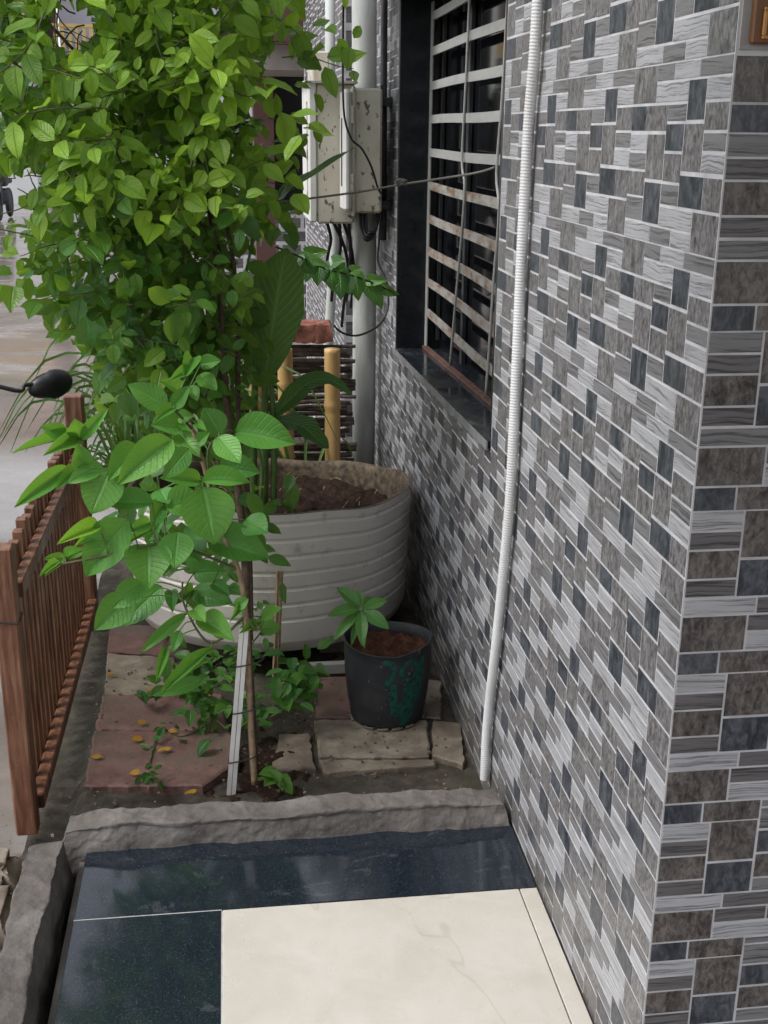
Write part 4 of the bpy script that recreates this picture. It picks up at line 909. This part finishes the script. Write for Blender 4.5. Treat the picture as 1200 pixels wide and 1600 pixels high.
# ---- the big creeper ------------------------------------------------
random.seed(21)
cr = thing('creeper_bush', atz(392, 1215, -.1), 'tall leafy green creeper bush filling the upper left above the planters', 'bush')
P_UP = [(-60, -160), (480, -160), (440, 20), (415, 130), (395, 250), (375, 340), (365, 470), (330, 560), (150, 560), (105, 450), (70, 330), (-60, 262)]
P_LOW = [(95, 370), (375, 380), (385, 600), (355, 690), (285, 640), (215, 600), (160, 530), (110, 450)]
HOLES = [(112, 46, 42, 50), (30, 108, 18, 18), (52, 134, 18, 14), (175, 30, 20, 14), (45, 285, 26, 22), (10, 305, 32, 42), (70, 600, 85, 75), (10, 140, 10, 12), (438, 110, 15, 20), (180, 430, 14, 10), (330, 300, 10, 10)]
cp = Plant(cr, 'leafP', 'leafS', 'ovate', .64)
tw = MB(); ntw = 0
def twig(p0, d0, n, L0, young_lit, depth_ok=True):
    global ntw
    d = d0.normalized(); p = Vector(p0); pts = [p.copy()]; side = d.orthogonal().normalized(); ang = random.uniform(0, 6.28)
    for i in range(n):
        st = L0 * random.uniform(.45, .7); d = (d + rv(.18) + Vector((0, 0, -.06))).normalized(); p = p + d * st; pts.append(p.copy()); ang += 2.4
        for q in (0, 1) if random.random() < .35 else (0,):
            a = ang + q * math.pi; o = Quaternion(d, a) @ side; o = (o - d * o.dot(d)).normalized()
            ax = (o * .9 + d * .45 + Vector((0, 0, -.30)) + rv(.22)).normalized()
            nrm = Vector((-.10, -.85, .70)) + rv(.30) + o * .12
            base = p + o * L0 * .18; x, y, dd = proj(base + ax * L0 * .5)
            if any(((x - hx) / a_) ** 2 + ((y - hy) / b_) ** 2 < 1 for hx, hy, a_, b_ in HOLES): continue
            tint = min(1, max(0, young_lit + random.gauss(0, .10) + (.15 if i >= n - 2 else 0))); cp.leaf(base, ax, nrm, L0 * random.uniform(.75, 1.25), tint)
    ntw += 1
    if ntw % 2 == 0: tw.tube(pts, [.0026 * (1 - .6 * i / len(pts)) for i in range(len(pts))], 4, cap=False)
cnt = 0
while cnt < 1250:
    low = random.random() < .40; P_ = P_LOW if low else P_UP
    x = random.uniform(-60, 520); y = random.uniform(-160, 690)
    if not inpoly(x, y, P_): continue
    yd = random.uniform(2.98, 3.75) if not low else random.uniform(3.02, 3.7)
    p = at(x, y, yd)
    if p.x < -1.8 or noise.noise(p * 4.5) < -.36: continue
    nz_ = noise.noise(p * 3.1 + Vector((5, 1, 2)))
    tint = -.02 + .60 * nz_ + .30 * max(0, (3.35 - yd)) + (.12 if y < 330 else -.12)  # upper and front leaves yellower: sunlight painted into the leaf colour
    if y < 330 and x > 90 and yd < 3.25: tint += .30
    if x < 90 and y < 200: tint -= .1
    twig(p, Vector((random.gauss(-.15, .6), random.gauss(-.35, .5), random.gauss(.0, .5))), random.randint(3, 6), random.choice((.026, .032, .038, .044, .052, .060, .072)) * (.9 if low else 1.0), tint); cnt += 1
# loose sprigs that stand clear of the mass
for (x, y, yd, dx, dz, n, L, tint) in [(430, 60, 3.2, .8, .3, 6, .06, .25), (440, 90, 3.2, .7, .1, 5, .065, .2), (445, 130, 3.3, .5, -.3, 3, .05, .3), (420, 185, 3.3, .6, .0, 3, .05, .3), (430, 225, 3.3, .8, .2, 3, .055, .35), (120, 380, 3.2, -1, -.1, 5, .05, .5), (130, 430, 3.2, -1, .2, 4, .05, .45), (140, 500, 3.25, -1, -.4, 5, .045, .45), (160, 470, 3.2, -.9, .1, 5, .045, .5), (60, 372, 3.1, -1, .05, 4, .055, .45), (190, 520, 3.15, -.3, -.6, 5, .045, .4), (250, 560, 3.1, -.2, -.8, 4, .05, .2), (330, 560, 3.1, .1, -.9, 4, .05, .12), (340, 420, 3.05, .3, -.5, 4, .055, .1), (380, 330, 3.2, .7, -.1, 4, .055, .12), (400, 260, 3.3, .7, .1, 4, .05, .2), (100, 260, 3.05, -.4, -.3, 4, .075, .75), (180, 235, 3.0, .2, -.4, 5, .075, .8), (230, 250, 3.0, .3, -.3, 5, .07, .8), (160, 140, 3.0, -.2, .3, 4, .07, .65), (240, 160, 3.0, .2, .1, 5, .07, .6), (330, 60, 3.0, .2, .3, 5, .075, .55), (380, 120, 3.0, .3, -.2, 5, .08, .5), (300, 190, 3.0, .2, -.2, 5, .075, .5)]:
    twig(at(x, y, yd), Vector((dx, random.uniform(-.3, .1), dz)), n, L, tint)
tag(tw.build('twigs', M['stem'], cr, smooth=True), kind='stuff')
for pts, r in [([(398, 1215, 2.80), (392, 1100, 2.82), (386, 990, 2.86), (384, 900, 2.92), (378, 810, 3.0), (362, 700, 3.08), (352, 600, 3.12), (345, 480, 3.2), (330, 340, 3.28), (300, 200, 3.35), (280, 40, 3.4)], .013),
               ([(390, 1000, 2.87), (390, 900, 3.0), (384, 760, 3.12), (372, 640, 3.2), (372, 520, 3.28), (366, 420, 3.3), (350, 300, 3.35), (360, 120, 3.4)], .010),
               ([(378, 810, 3.02), (345, 690, 3.14), (322, 600, 3.2), (318, 500, 3.26), (280, 380, 3.3), (220, 240, 3.35), (150, 120, 3.4), (60, 20, 3.45)], .009),
               ([(352, 600, 3.14), (300, 520, 3.2), (240, 430, 3.25), (160, 330, 3.25), (60, 200, 3.3), (-20, 120, 3.3)], .007),
               ([(366, 420, 3.32), (285, 300, 3.15), (260, 220, 3.1)], .006)]:
    p_ = spline([at(*q) for q in pts], 5); MB().tube(p_, [r * (1 - .55 * i / len(p_)) * (1 + .12 * noise.noise(q * 30)) for i, q in enumerate(p_)], 9).build('stem', M['bark'], cr, smooth=True)
cp.build()

# ---- foreground broad-leaved shrub ----------------------------------
random.seed(5)
sh = thing('broad_leaf_shrub', atz(396, 1235, -.1), 'shrub with large bright green leaves in the foreground tied to the white stake', 'shrub')
c5 = lambda x, y: (x / 4.615, 560 + y / 4.615); c6 = lambda x, y: (180 + x / 4.286, 560 + y / 4.286); c7 = lambda x, y: (140 + x / 3.6375, 820 + y / 3.6375)
SC = {c5: 4.615, c6: 4.286, c7: 3.6375}
LL = [(c6, 350, 325, 90, 170, 130, .15), (c6, 390, 330, 492, 188, 80, .12), (c6, 392, 335, 268, 405, 70, .1), (c6, 440, 455, 260, 435, 125, .08), (c6, 415, 490, 555, 637, 130, .25), (c6, 700, 512, 598, 328, 150, .1), (c6, 800, 492, 1200, 545, 200, .12), (c6, 690, 525, 832, 692, 135, .2), (c6, 385, 545, 18, 826, 175, .25), (c5, 800, 790, 655, 1122, 230, .2), (c5, 1010, 640, 780, 850, 150, .15), (c5, 740, 770, 490, 890, 110, .1), (c5, 500, 780, 108, 1062, 105, .1), (c5, 592, 778, 408, 925, 80, .05), (c5, 595, 780, 566, 628, 115, .05), (c5, 590, 582, 765, 372, 75, .15), (c5, 560, 572, 112, 640, 60, .2), (c5, 470, 560, 305, 490, 100, .2), (c5, 560, 570, 545, 446, 110, .2), (c5, 565, 590, 350, 665, 95, .2), (c5, 1110, 1040, 708, 1022, 135, .0), (c5, 925, 1160, 600, 1570, 240, .1), (c5, 712, 1212, 440, 1306, 95, .9), (c5, 680, 1280, 560, 1330, 60, .6), (c5, 470, 1445, 325, 1440, 62, .3), (c5, 470, 1430, 580, 1370, 60, .4), (c5, 480, 1450, 640, 1360, 60, .35), (c5, 420, 1470, 295, 1550, 50, .3), (c5, 420, 1500, 335, 1545, 50, .3),
      (c6, 345, 1000, 597, 945, 185, .2), (c6, 585, 860, 668, 1238, 275, .25), (c6, 585, 822, 902, 806, 120, .2), (c6, 690, 745, 968, 745, 150, .0), (c6, 572, 822, 318, 790, 95, .1), (c6, 492, 605, 328, 802, 115, .05), (c6, 615, 1215, 1032, 1312, 210, -.1), (c6, 420, 1165, 398, 1395, 180, .1), (c7, 332, 108, 335, 342, 205, .2), (c7, 305, 328, 128, 468, 118, .1), (c7, 245, 420, 26, 588, 150, .1), (c7, 410, 350, 178, 562, 165, -.1), (c7, 585, 370, 805, 442, 118, -.1), (c7, 588, 275, 770, 265, 110, -.1), (c7, 640, 535, 805, 634, 118, .25), (c7, 470, 370, 468, 482, 62, -.05), (c7, 592, 370, 488, 440, 62, -.1), (c7, 548, 505, 288, 722, 60, .15), (c7, 512, 600, 472, 718, 55, .1), (c7, 700, 700, 385, 962, 62, .1), (c7, 640, 880, 388, 968, 75, .1), (c7, 440, 690, 380, 880, 45, .15),
      (c7, 972, 525, 1082, 472, 70, .25), (c7, 962, 590, 1086, 580, 78, .2), (c7, 945, 570, 870, 600, 45, .5), (c7, 930, 560, 905, 545, 30, .4), (c7, 830, 470, 900, 420, 60, .1), (c7, 850, 480, 820, 520, 45, .2), (c7, 590, 480, 650, 540, 80, .3), (c6, 422, 215, 322, 148, 82, .15), (c6, 568, 110, 672, 203, 92, .2), (c6, 500, 185, 548, 272, 72, .15), (c6, 500, 85, 380, 130, 65, .1), (c6, 520, 0, 470, 105, 85, .15), (c6, 570, 40, 700, 10, 80, .1), (c5, 1085, 1185, 935, 1240, 85, -.1), (c5, 1090, 1240, 890, 1335, 50, -.1), (c6, 330, 980, 250, 1110, 110, -.1), (c6, 300, 880, 350, 960, 120, -.15), (c6, 420, 400, 515, 380, 75, .2), (c6, 440, 430, 500, 480, 60, .15), (c6, 545, 440, 600, 470, 50, .15), (c6, 560, 560, 620, 500, 70, .1), (c6, 330, 1130, 375, 1100, 90, -.1), (c6, 210, 1240, 310, 1090, 70, -.1), (c6, 500, 1110, 590, 1200, 140, -.15), (c6, 520, 1230, 560, 1330, 130, -.1), (c6, 870, 1080, 1015, 1160, 150, -.1), (c7, 790, 360, 870, 390, 60, -.1), (c7, 700, 330, 790, 390, 70, -.1), (c7, 780, 1040, 715, 1060, 60, .1), (c7, 640, 200, 540, 190, 110, -.1)]
NODES = [(398, 1225, 2.72), (392, 1130, 2.72), (388, 1040, 2.72), (384, 960, 2.72), (372, 890, 2.74), (345, 830, 2.78), (330, 770, 2.80), (316, 720, 2.82), (300, 670, 2.84), (285, 640, 2.86)]
nodesw = [at(*q) for q in NODES]
BR = [[(372, 890, 2.74), (300, 860, 2.72), (250, 850, 2.70), (205, 860, 2.68)], [(316, 720, 2.82), (270, 700, 2.76), (215, 715, 2.72), (150, 728, 2.70), (128, 690, 2.72)], [(345, 830, 2.78), (318, 755, 2.74)], [(330, 770, 2.80), (325, 705, 2.78), (345, 680, 2.76)], [(384, 960, 2.72), (330, 1005, 2.70), (290, 950, 2.70), (285, 910, 2.70)], [(300, 670, 2.84), (272, 640, 2.80)], [(205, 860, 2.68), (130, 875, 2.70), (95, 882, 2.70)], [(384, 960, 2.72), (400, 985, 2.70), (412, 970, 2.70)]]
allb = []
for q in BR:
    p_ = spline([at(*c) for c in q], 6); allb += p_; MB().tube(p_, [.0038 * (1 - .4 * i / len(p_)) for i in range(len(p_))], 7).build('branch', M['stem'], sh, smooth=True)
p_ = spline(nodesw, 6); allb += p_; MB().tube(p_, [.0085 * (1 - .5 * i / len(p_)) * (1 + .15 * noise.noise(q * 40)) for i, q in enumerate(p_)], 8).build('stem', M['palestem'], sh, smooth=True)
meshes = ldata('shrub', 'ovate', 6, 12, 1.0, 4, wave=.022)
for fn, bx, by, tx, ty, wd, tint in LL:
    b0, t0 = fn(bx, by), fn(tx, ty); back = tint < 0
    yb = 2.72 + (.10 if back else 0) + random.uniform(-.05, .05) + (.12 if b0[1] < 680 else 0); down = t0[1] - b0[1]
    B_ = at(*b0, yb); T_ = at(*t0, yb - .05 + random.uniform(-.03, .03) - (.02 if down > 0 else -.03)); ax = T_ - B_; L = ax.length
    W = wd / SC[fn] * (yb + .1) / F * 1.30
    me = random.choice(meshes); mn = TOCAM(B_) * 1.0 + Vector((0, 0, .35)) + rv(.12)
    ratio = W / L / (max(v.co.y for v in me.vertices) * 2)
    leafobj('leaf', me, frame(B_, ax, mn, L, ratio), sh, max(0, tint))
    nb_ = min(allb, key=lambda q: (q - B_).length)
    if (nb_ - B_).length < .22: MB().tube(spline([nb_, nb_.lerp(B_, .5) + Vector((0, 0, .008)), B_ + ax * .03], 3), .0017, 5).build('petiole', M['greenstem'], sh, smooth=True)
# darker small leaves in the heart of the shrub
fm = Plant(sh, 'shrub', 'leafS', 'ovate', .6, 0)
for i in range(90):
    p = at(random.gauss(300, 60), random.gauss(815, 75), random.uniform(2.88, 3.15)); fm.leaf(p, Vector((random.gauss(0, .7), -.2, random.gauss(-.4, .4))), Vector((0, -.6, .7)) + rv(.3), random.uniform(.04, .08), .0)
for i in range(22):
    p = at(random.gauss(400, 12), random.gauss(835, 30), random.uniform(2.9, 3.1)); fm.leaf(p, Vector((random.gauss(0, .7), -.2, random.gauss(-.4, .4))), Vector((0, -.6, .7)) + rv(.3), random.uniform(.04, .07), .0)
fm.build()

# ---- ground creepers ------------------------------------------------
def creeper(name, pxs, y, nleaf, label, L=.04, spread=.05, up=.02, seed=1, young_lit=.15, limit=60, z=-.06):
    random.seed(seed); pts = [atz(px, py, zz) for px, py, zz in pxs]; t = thing(name, pts[0], label, 'creeper', 'creepers on the garden bed'); sp = spline(pts, 6)
    MB().tube(sp, .0024, 6).build('vine', M['stem'], t, smooth=True); pl = Plant(t, 'creepP', 'creepS', 'ovate', .62, limit)
    for i in range(nleaf):
        p = random.choice(sp) + Vector((random.gauss(0, spread * .6), random.gauss(0, spread * .6), abs(random.gauss(up, spread * .5)))); pl.leaf(p, Vector((random.gauss(0, .8), random.gauss(-.3, .6), random.gauss(-.1, .4))), Vector((0, -.5, 1)) + rv(.35), L * random.uniform(.6, 1.3), max(0, young_lit + random.gauss(0, .15)))
    pl.build(); return t
creeper('ground_creeper', [(355, 1140, -.06), (320, 1110, -.02), (290, 1090, .0), (330, 1060, .04), (370, 1050, .08)], 2.9, 120, 'leafy creeper sprawling over the red pavers left of the white stake', .045, .06, .03, 3)
creeper('ground_creeper', [(405, 1130, -.05), (440, 1110, .0), (470, 1085, .03), (480, 1060, .06), (450, 1050, .06)], 2.9, 80, 'leafy creeper between the white stake and the bucket pot', .05, .05, .02, 4)
creeper('ground_creeper', [(380, 1130, .0), (375, 1080, .04), (385, 1020, .1), (410, 980, .16), (380, 960, .2)], 2.8, 60, 'small-leaved creeper winding up the shrub stem by the white stake', .036, .035, .01, 5, .25)
creeper('ground_creeper', [(420, 1215, -.09), (430, 1222, -.07), (440, 1228, -.06)], 2.72, 9, 'small bright green seedling at the kerb right of the white stake', .045, .02, .012, 6, .35)
creeper('ground_creeper', [(225, 1215, -.075), (240, 1215, -.06), (250, 1222, -.06)], 2.74, 12, 'little green sprig lying on the front red paver', .032, .016, .008, 7, .1)
creeper('ground_creeper', [(320, 1085, -.075), (270, 1075, -.05), (235, 1090, -.04), (210, 1085, -.04)], 3.1, 26, 'trailing creeper shoot reaching left across the tan paver', .042, .022, .01, 8, .2)
creeper('ground_creeper', [(330, 1130, -.07), (285, 1150, -.075), (250, 1140, -.07), (232, 1200, -.075)], 2.9, 18, 'thin creeper runner crossing the joint of the red pavers', .03, .02, .004, 9, .15)
# ---- fallen leaves --------------------------------------------------
random.seed(11); fl = ldata('yellow', 'lance', 4, 6, .5, 4, wave=.05)
FL = [(205, 1155, 'yellow fallen leaf in the middle of the red paver'), (268, 1170, 'yellow fallen leaf right of centre on the front red paver'), (213, 1130, 'small brown fallen leaf on the joint of the red pavers'), (308, 1235, 'yellow fallen leaf against the back kerb'), (220, 1207, 'tiny yellow fallen leaf beside the little green sprig'), (166, 1052, 'yellow fallen leaf at the left edge of the tan paver'), (228, 1075, 'yellow fallen leaf under the trailing creeper shoot'), (142, 1182, 'tiny orange fallen leaf at the fence edge of the front red paver'), (262, 1142, 'yellow fallen leaf hanging by the creeper runner')]
for px, py, lab in FL:
    c = atz(px, py, -.068); o = leafobj('fallen_leaf', random.choice(fl), frame(c, Vector((random.choice((-1, 1)), random.uniform(-.5, .5), .02)), Vector((0, -.3, 1)) + rv(.2), random.uniform(.028, .042)), None); tag(o, lab, 'leaf', 'fallen leaves on the paving')

# ---- canna in the drum ----------------------------------------------
random.seed(9)
ca = thing('canna_plant', (-.60, 3.55, .33), 'tall striped-leaf canna growing at the front of the drum planter', 'plant')
def ribbon_leaf(path, widths, nrm, parent, mat='canna', name='leaf', young_lit=0, fold=.25, nu=6, per=5):
    P_ = spline(path, per); n = len(P_); v = []; uv = []; wl = len(widths) - 1
    for i, p in enumerate(P_):
        t = i / (n - 1); k = min(int(t * wl), wl - 1); wv = widths[k] + (widths[k + 1] - widths[k]) * (t * wl - k); tg = (P_[min(i + 1, n - 1)] - P_[max(i - 1, 0)]).normalized(); nn = Vector(nrm); nn = (nn - tg * nn.dot(tg)).normalized(); bb = nn.cross(tg)
        for j in range(nu + 1):
            s = j / nu * 2 - 1; v.append(p + bb * s * wv * .5 + nn * (abs(s) * wv * fold * .5 + .004 * math.sin(t * 22 + s * 2) * abs(s))); uv.append((t, (s + 1) / 2))
    f = [(i * (nu + 1) + j, (i + 1) * (nu + 1) + j, (i + 1) * (nu + 1) + j + 1, i * (nu + 1) + j + 1) for i in range(n - 1) for j in range(nu)]
    o = place(bpy.data.objects.new(name, meshdata(name, v, f, M[mat], uv, smooth=True)), parent); o.color = (young_lit, 0, 0, 1); return o
Yc = 3.55; A_ = lambda x, y, d=0: at(x, y, Yc + d); CN = Vector((-.2, -1, .25))
ribbon_leaf([A_(414, 600), A_(420, 545), A_(430, 480), A_(440, 420, -.02), A_(449, 388, -.03)], [.012, .13, .18, .13, .002], Vector((.25, -1, .1)), ca, fold=.12, young_lit=.06)
ribbon_leaf([A_(398, 600, .05), A_(395, 540, .05), A_(400, 470, .05), A_(415, 420, .03)], [.01, .08, .10, .01], Vector((-.8, -1, .1)), ca)
ribbon_leaf([A_(385, 430, .02), A_(405, 360), A_(445, 305, -.02), A_(500, 268, -.05), A_(553, 231, -.1)], [.012, .045, .06, .045, .002], Vector((-.3, -.35, 1)), ca, young_lit=.05, fold=.5)
ribbon_leaf([A_(426, 600), A_(405, 588, -.02), A_(380, 580, -.05), A_(350, 574, -.1)], [.03, .055, .045, .003], Vector((0, -.55, .8)), ca, young_lit=.15)
ribbon_leaf([A_(424, 655), A_(452, 625), A_(480, 600, -.02), A_(507, 592, -.04), A_(528, 600, -.06), A_(551, 618, -.08)], [.012, .06, .065, .045, .03, .002], Vector((0, -.8, .6)), ca)
ribbon_leaf([A_(430, 655), A_(452, 660, -.02), A_(475, 668, -.04), A_(498, 688, -.06), A_(514, 702, -.08)], [.02, .075, .09, .06, .002], Vector((.3, -.6, .8)), ca)
ribbon_leaf([A_(360, 380, .2), A_(358, 340, .2), A_(362, 310, .2), A_(352, 286, .2)], [.01, .05, .045, .003], CN, ca, young_lit=.75)  # pale leaves from here on: backlight painted in as a yellower tint
ribbon_leaf([A_(362, 350, .2), A_(378, 325, .2), A_(396, 294, .2)], [.01, .05, .003], CN, ca, young_lit=.6)
ribbon_leaf([A_(385, 232, .1), A_(400, 238, .1), A_(420, 242, .1), A_(445, 222, .1)], [.01, .06, .04, .003], Vector((0, -.5, .9)), ca, young_lit=.65)
ribbon_leaf([A_(425, 222, .1), A_(450, 218, .1), A_(475, 212, .08)], [.01, .028, .003], Vector((0, -.5, .9)), ca, young_lit=.1)
for pts, r in [([(412, 800, 0), (413, 720, 0), (414, 650, 0), (414, 590, 0)], .015), ([(398, 800, .05), (396, 720, .05), (397, 640, .05), (398, 590, .05), (392, 480, .05), (384, 425, .03)], .013), ([(428, 790, 0), (428, 700, 0), (426, 640, 0), (424, 595, 0)], .011), ([(406, 795, -.03), (410, 740, -.03), (404, 700, -.03), (400, 670, -.03)], .005), ([(362, 700, .2), (362, 500, .2), (361, 380, .2)], .009)]:
    q = spline([A_(*c) for c in pts], 5); MB().tube(q, [r * (1 - .3 * i / len(q)) for i in range(len(q))], 10).build('stalk', M['greenstem'], ca, smooth=True)
se = thing('canna_seedling', at(457, 800, 3.46), 'two-leaved seedling at the front rim of the drum planter', 'seedling')
sl_ = lambda x, y, d=0: at(x, y, 3.46 + d)
ribbon_leaf([sl_(458, 800), sl_(455, 785), sl_(457, 768), sl_(460, 751)], [.006, .042, .048, .003], Vector((.2, -1, .3)), se, young_lit=.35); ribbon_leaf([sl_(455, 798), sl_(440, 786), sl_(425, 788), sl_(404, 801, -.03)], [.005, .024, .026, .003], Vector((0, -.6, .8)), se, young_lit=.35)
MB().tube([sl_(458, 812), sl_(457, 796)], .003, 6).build('stalk', M['greenstem'], se)

# ---- periwinkle in the bucket pot -------------------------------------
pe = thing('periwinkle_plant', PC + Vector((-.065, -.10, .21)), 'small green periwinkle with glossy oblong leaves in the bucket pot', 'plant')
YP = 2.99; top = at(566, 950, YP); MB().tube(spline([at(572, 1000, YP + .02), at(566, 975, YP), top], 4), .0032, 7).build('stem', M['greenstem'], pe, smooth=True)
wl_ = ldata('waxy', 'elliptic', 6, 10, .42, 4, wave=.01, curl=.35)
for bx, by, tx, ty, wd, dy in [(a_ * .35 + 565 * .65, b_ * .35 + 951 * .65, c_, d_, e_, f_) for a_, b_, c_, d_, e_, f_ in [(560, 944, 528, 916, 20, .02), (556, 948, 514, 959, 19, -.03), (556, 956, 521, 996, 21, -.06), (562, 958, 566, 1004, 22, -.09), (556, 960, 549, 1008, 14, -.05), (569, 956, 607, 979, 26, -.06), (572, 948, 605, 936, 18, .01), (566, 944, 560, 918, 14, .04), (570, 944, 583, 930, 14, .04), (562, 975, 568, 1010, 16, -.07), (567, 944, 590, 928, 10, .05), (575, 958, 600, 968, 12, -.02)]]:
    B_ = at(bx, by, YP); T_ = at(tx, ty, YP + dy); L = (T_ - B_).length; leafobj('leaf', random.choice(wl_), frame(B_, T_ - B_, Vector((0, -.7, .8)) + rv(.12), L, wd * 3.05 / F / L / .42), pe, random.uniform(0, .25))

# ---- money plant vine near the meter boxes ----------------------------
mo = thing('money_plant_vine', at(470, 405, 4.1), 'trailing heart-leaved vine hanging across the drain pipe', 'vine')
vp = spline([at(430, 385, 3.9), at(470, 402, 4.0), at(510, 420, 4.1), at(555, 432, 4.2), at(590, 445, 4.28), at(625, 462, 4.33)], 6); MB().tube(vp, .004, 6).build('vine', M['stem'], mo, smooth=True)
hl = ldata('waxy', 'heart', 6, 8, 1.0, 4, wave=.015)
for bx, by, tx, ty, wd, tint in [(480, 398, 512, 392, 22, .3), (470, 402, 515, 415, 22, .25), (485, 410, 478, 440, 26, 0), (500, 412, 495, 445, 26, 0), (515, 418, 520, 455, 30, 0), (530, 425, 533, 468, 34, 0), (545, 428, 545, 460, 26, .1), (555, 430, 560, 470, 30, .1), (550, 425, 565, 418, 22, .3), (575, 440, 598, 482, 34, .05), (590, 442, 604, 462, 24, .1), (575, 438, 605, 438, 18, .3), (600, 448, 622, 462, 26, .35), (462, 400, 455, 425, 26, 0), (450, 395, 440, 425, 26, 0), (520, 410, 538, 405, 22, .1), (540, 420, 520, 425, 24, 0), (465, 405, 490, 428, 28, 0), (505, 420, 508, 440, 26, 0)]:
    yy = 4.0 + (bx - 450) * .0022; B_ = at(bx, by, yy); T_ = at(tx, ty, yy - .03); L = (T_ - B_).length; leafobj('leaf', random.choice(hl), frame(B_, T_ - B_, Vector((-.1, -.9, .35)) + rv(.35), L, wd * 4.2 / F / L * 1.15), mo, tint)

# ---- grass-like clumps behind the fence -------------------------------
def clump(x, y, n, L, label, seed, young_lit, z=-.09, wd=.012):
    random.seed(seed); c = Vector((x, y, z)); t = thing('grass_clump', c, label, 'plant', 'tall grass clumps behind the fence')
    for i in range(n):
        a = random.uniform(0, 6.28); l = L * random.uniform(.6, 1.12); o = Vector((math.cos(a), math.sin(a), 0)); h = random.uniform(.80, 1.0); sp = random.uniform(.15, .55); b0 = c + o * .03
        pts = [b0, b0 + o * l * .08 * sp + Vector((0, 0, l * h * .45)), b0 + o * l * .35 * sp + Vector((0, 0, l * h * .80)), b0 + o * l * .80 * sp + Vector((0, 0, l * h * (.98 - .3 * sp))), b0 + o * l * 1.15 * sp + Vector((0, 0, l * h * (.95 - .75 * sp)))]
        ribbon_leaf(pts, [wd * .6, wd, wd, wd * .8, .001], Vector((o.x * -.4, -.7, .6)), t, 'grassP', 'blade', max(0, random.gauss(young_lit * .4, young_lit * .4)), .25, 2, 3)
clump(-.99, 4.30, 60, .86, 'arching grass clump right beside the far fence post', 1, .45); clump(-.86, 4.55, 60, .90, 'dark grass clump between the far fence post and the creeper stems', 2, .2); clump(-1.02, 4.75, 60, .95, 'grass clump behind the far fence post leaning over the road', 5, .5); clump(-.72, 4.75, 55, .88, 'grass clump directly behind the drum planter', 4, .2); clump(-.90, 5.15, 50, .95, 'pale grass clump farthest back by the road edge', 6, .5)
# low dense shrub filling the bed behind the drum planter
random.seed(31)
ls = thing('low_shrub', (-.8, 4.9, -.1), 'dense dark low shrub filling the bed behind the spider plants', 'shrub'); lp = Plant(ls, 'creepP', 'creepS', 'lance', .45, 120); vt = MB()
for i in range(900):
    c = Vector((random.gauss(-.83, .16), random.gauss(4.95, .22), 0)); c.z = -.08 + random.random() ** .7 * (.80 - .6 * abs(c.x + .83)); lp.leaf(c, Vector((random.gauss(0, .8), random.gauss(-.4, .5), random.gauss(.3, .6))), Vector((0, -.5, .9)) + rv(.4), random.uniform(.05, .11), max(0, random.gauss(.12, .16)))
for i in range(9):
    c = Vector((random.gauss(-.83, .1), random.gauss(4.95, .12), -.12)); MB().tube(spline([c, c + Vector((random.gauss(0, .04), 0, .25)), c + Vector((random.gauss(0, .12), 0, .55))], 4), .006, 6).build('stem', M['bark'], ls, smooth=True)
lp.build()
clump(-.36, 4.42, 10, .66, 'thin grassy tuft between the bamboo posts', 8, .5)
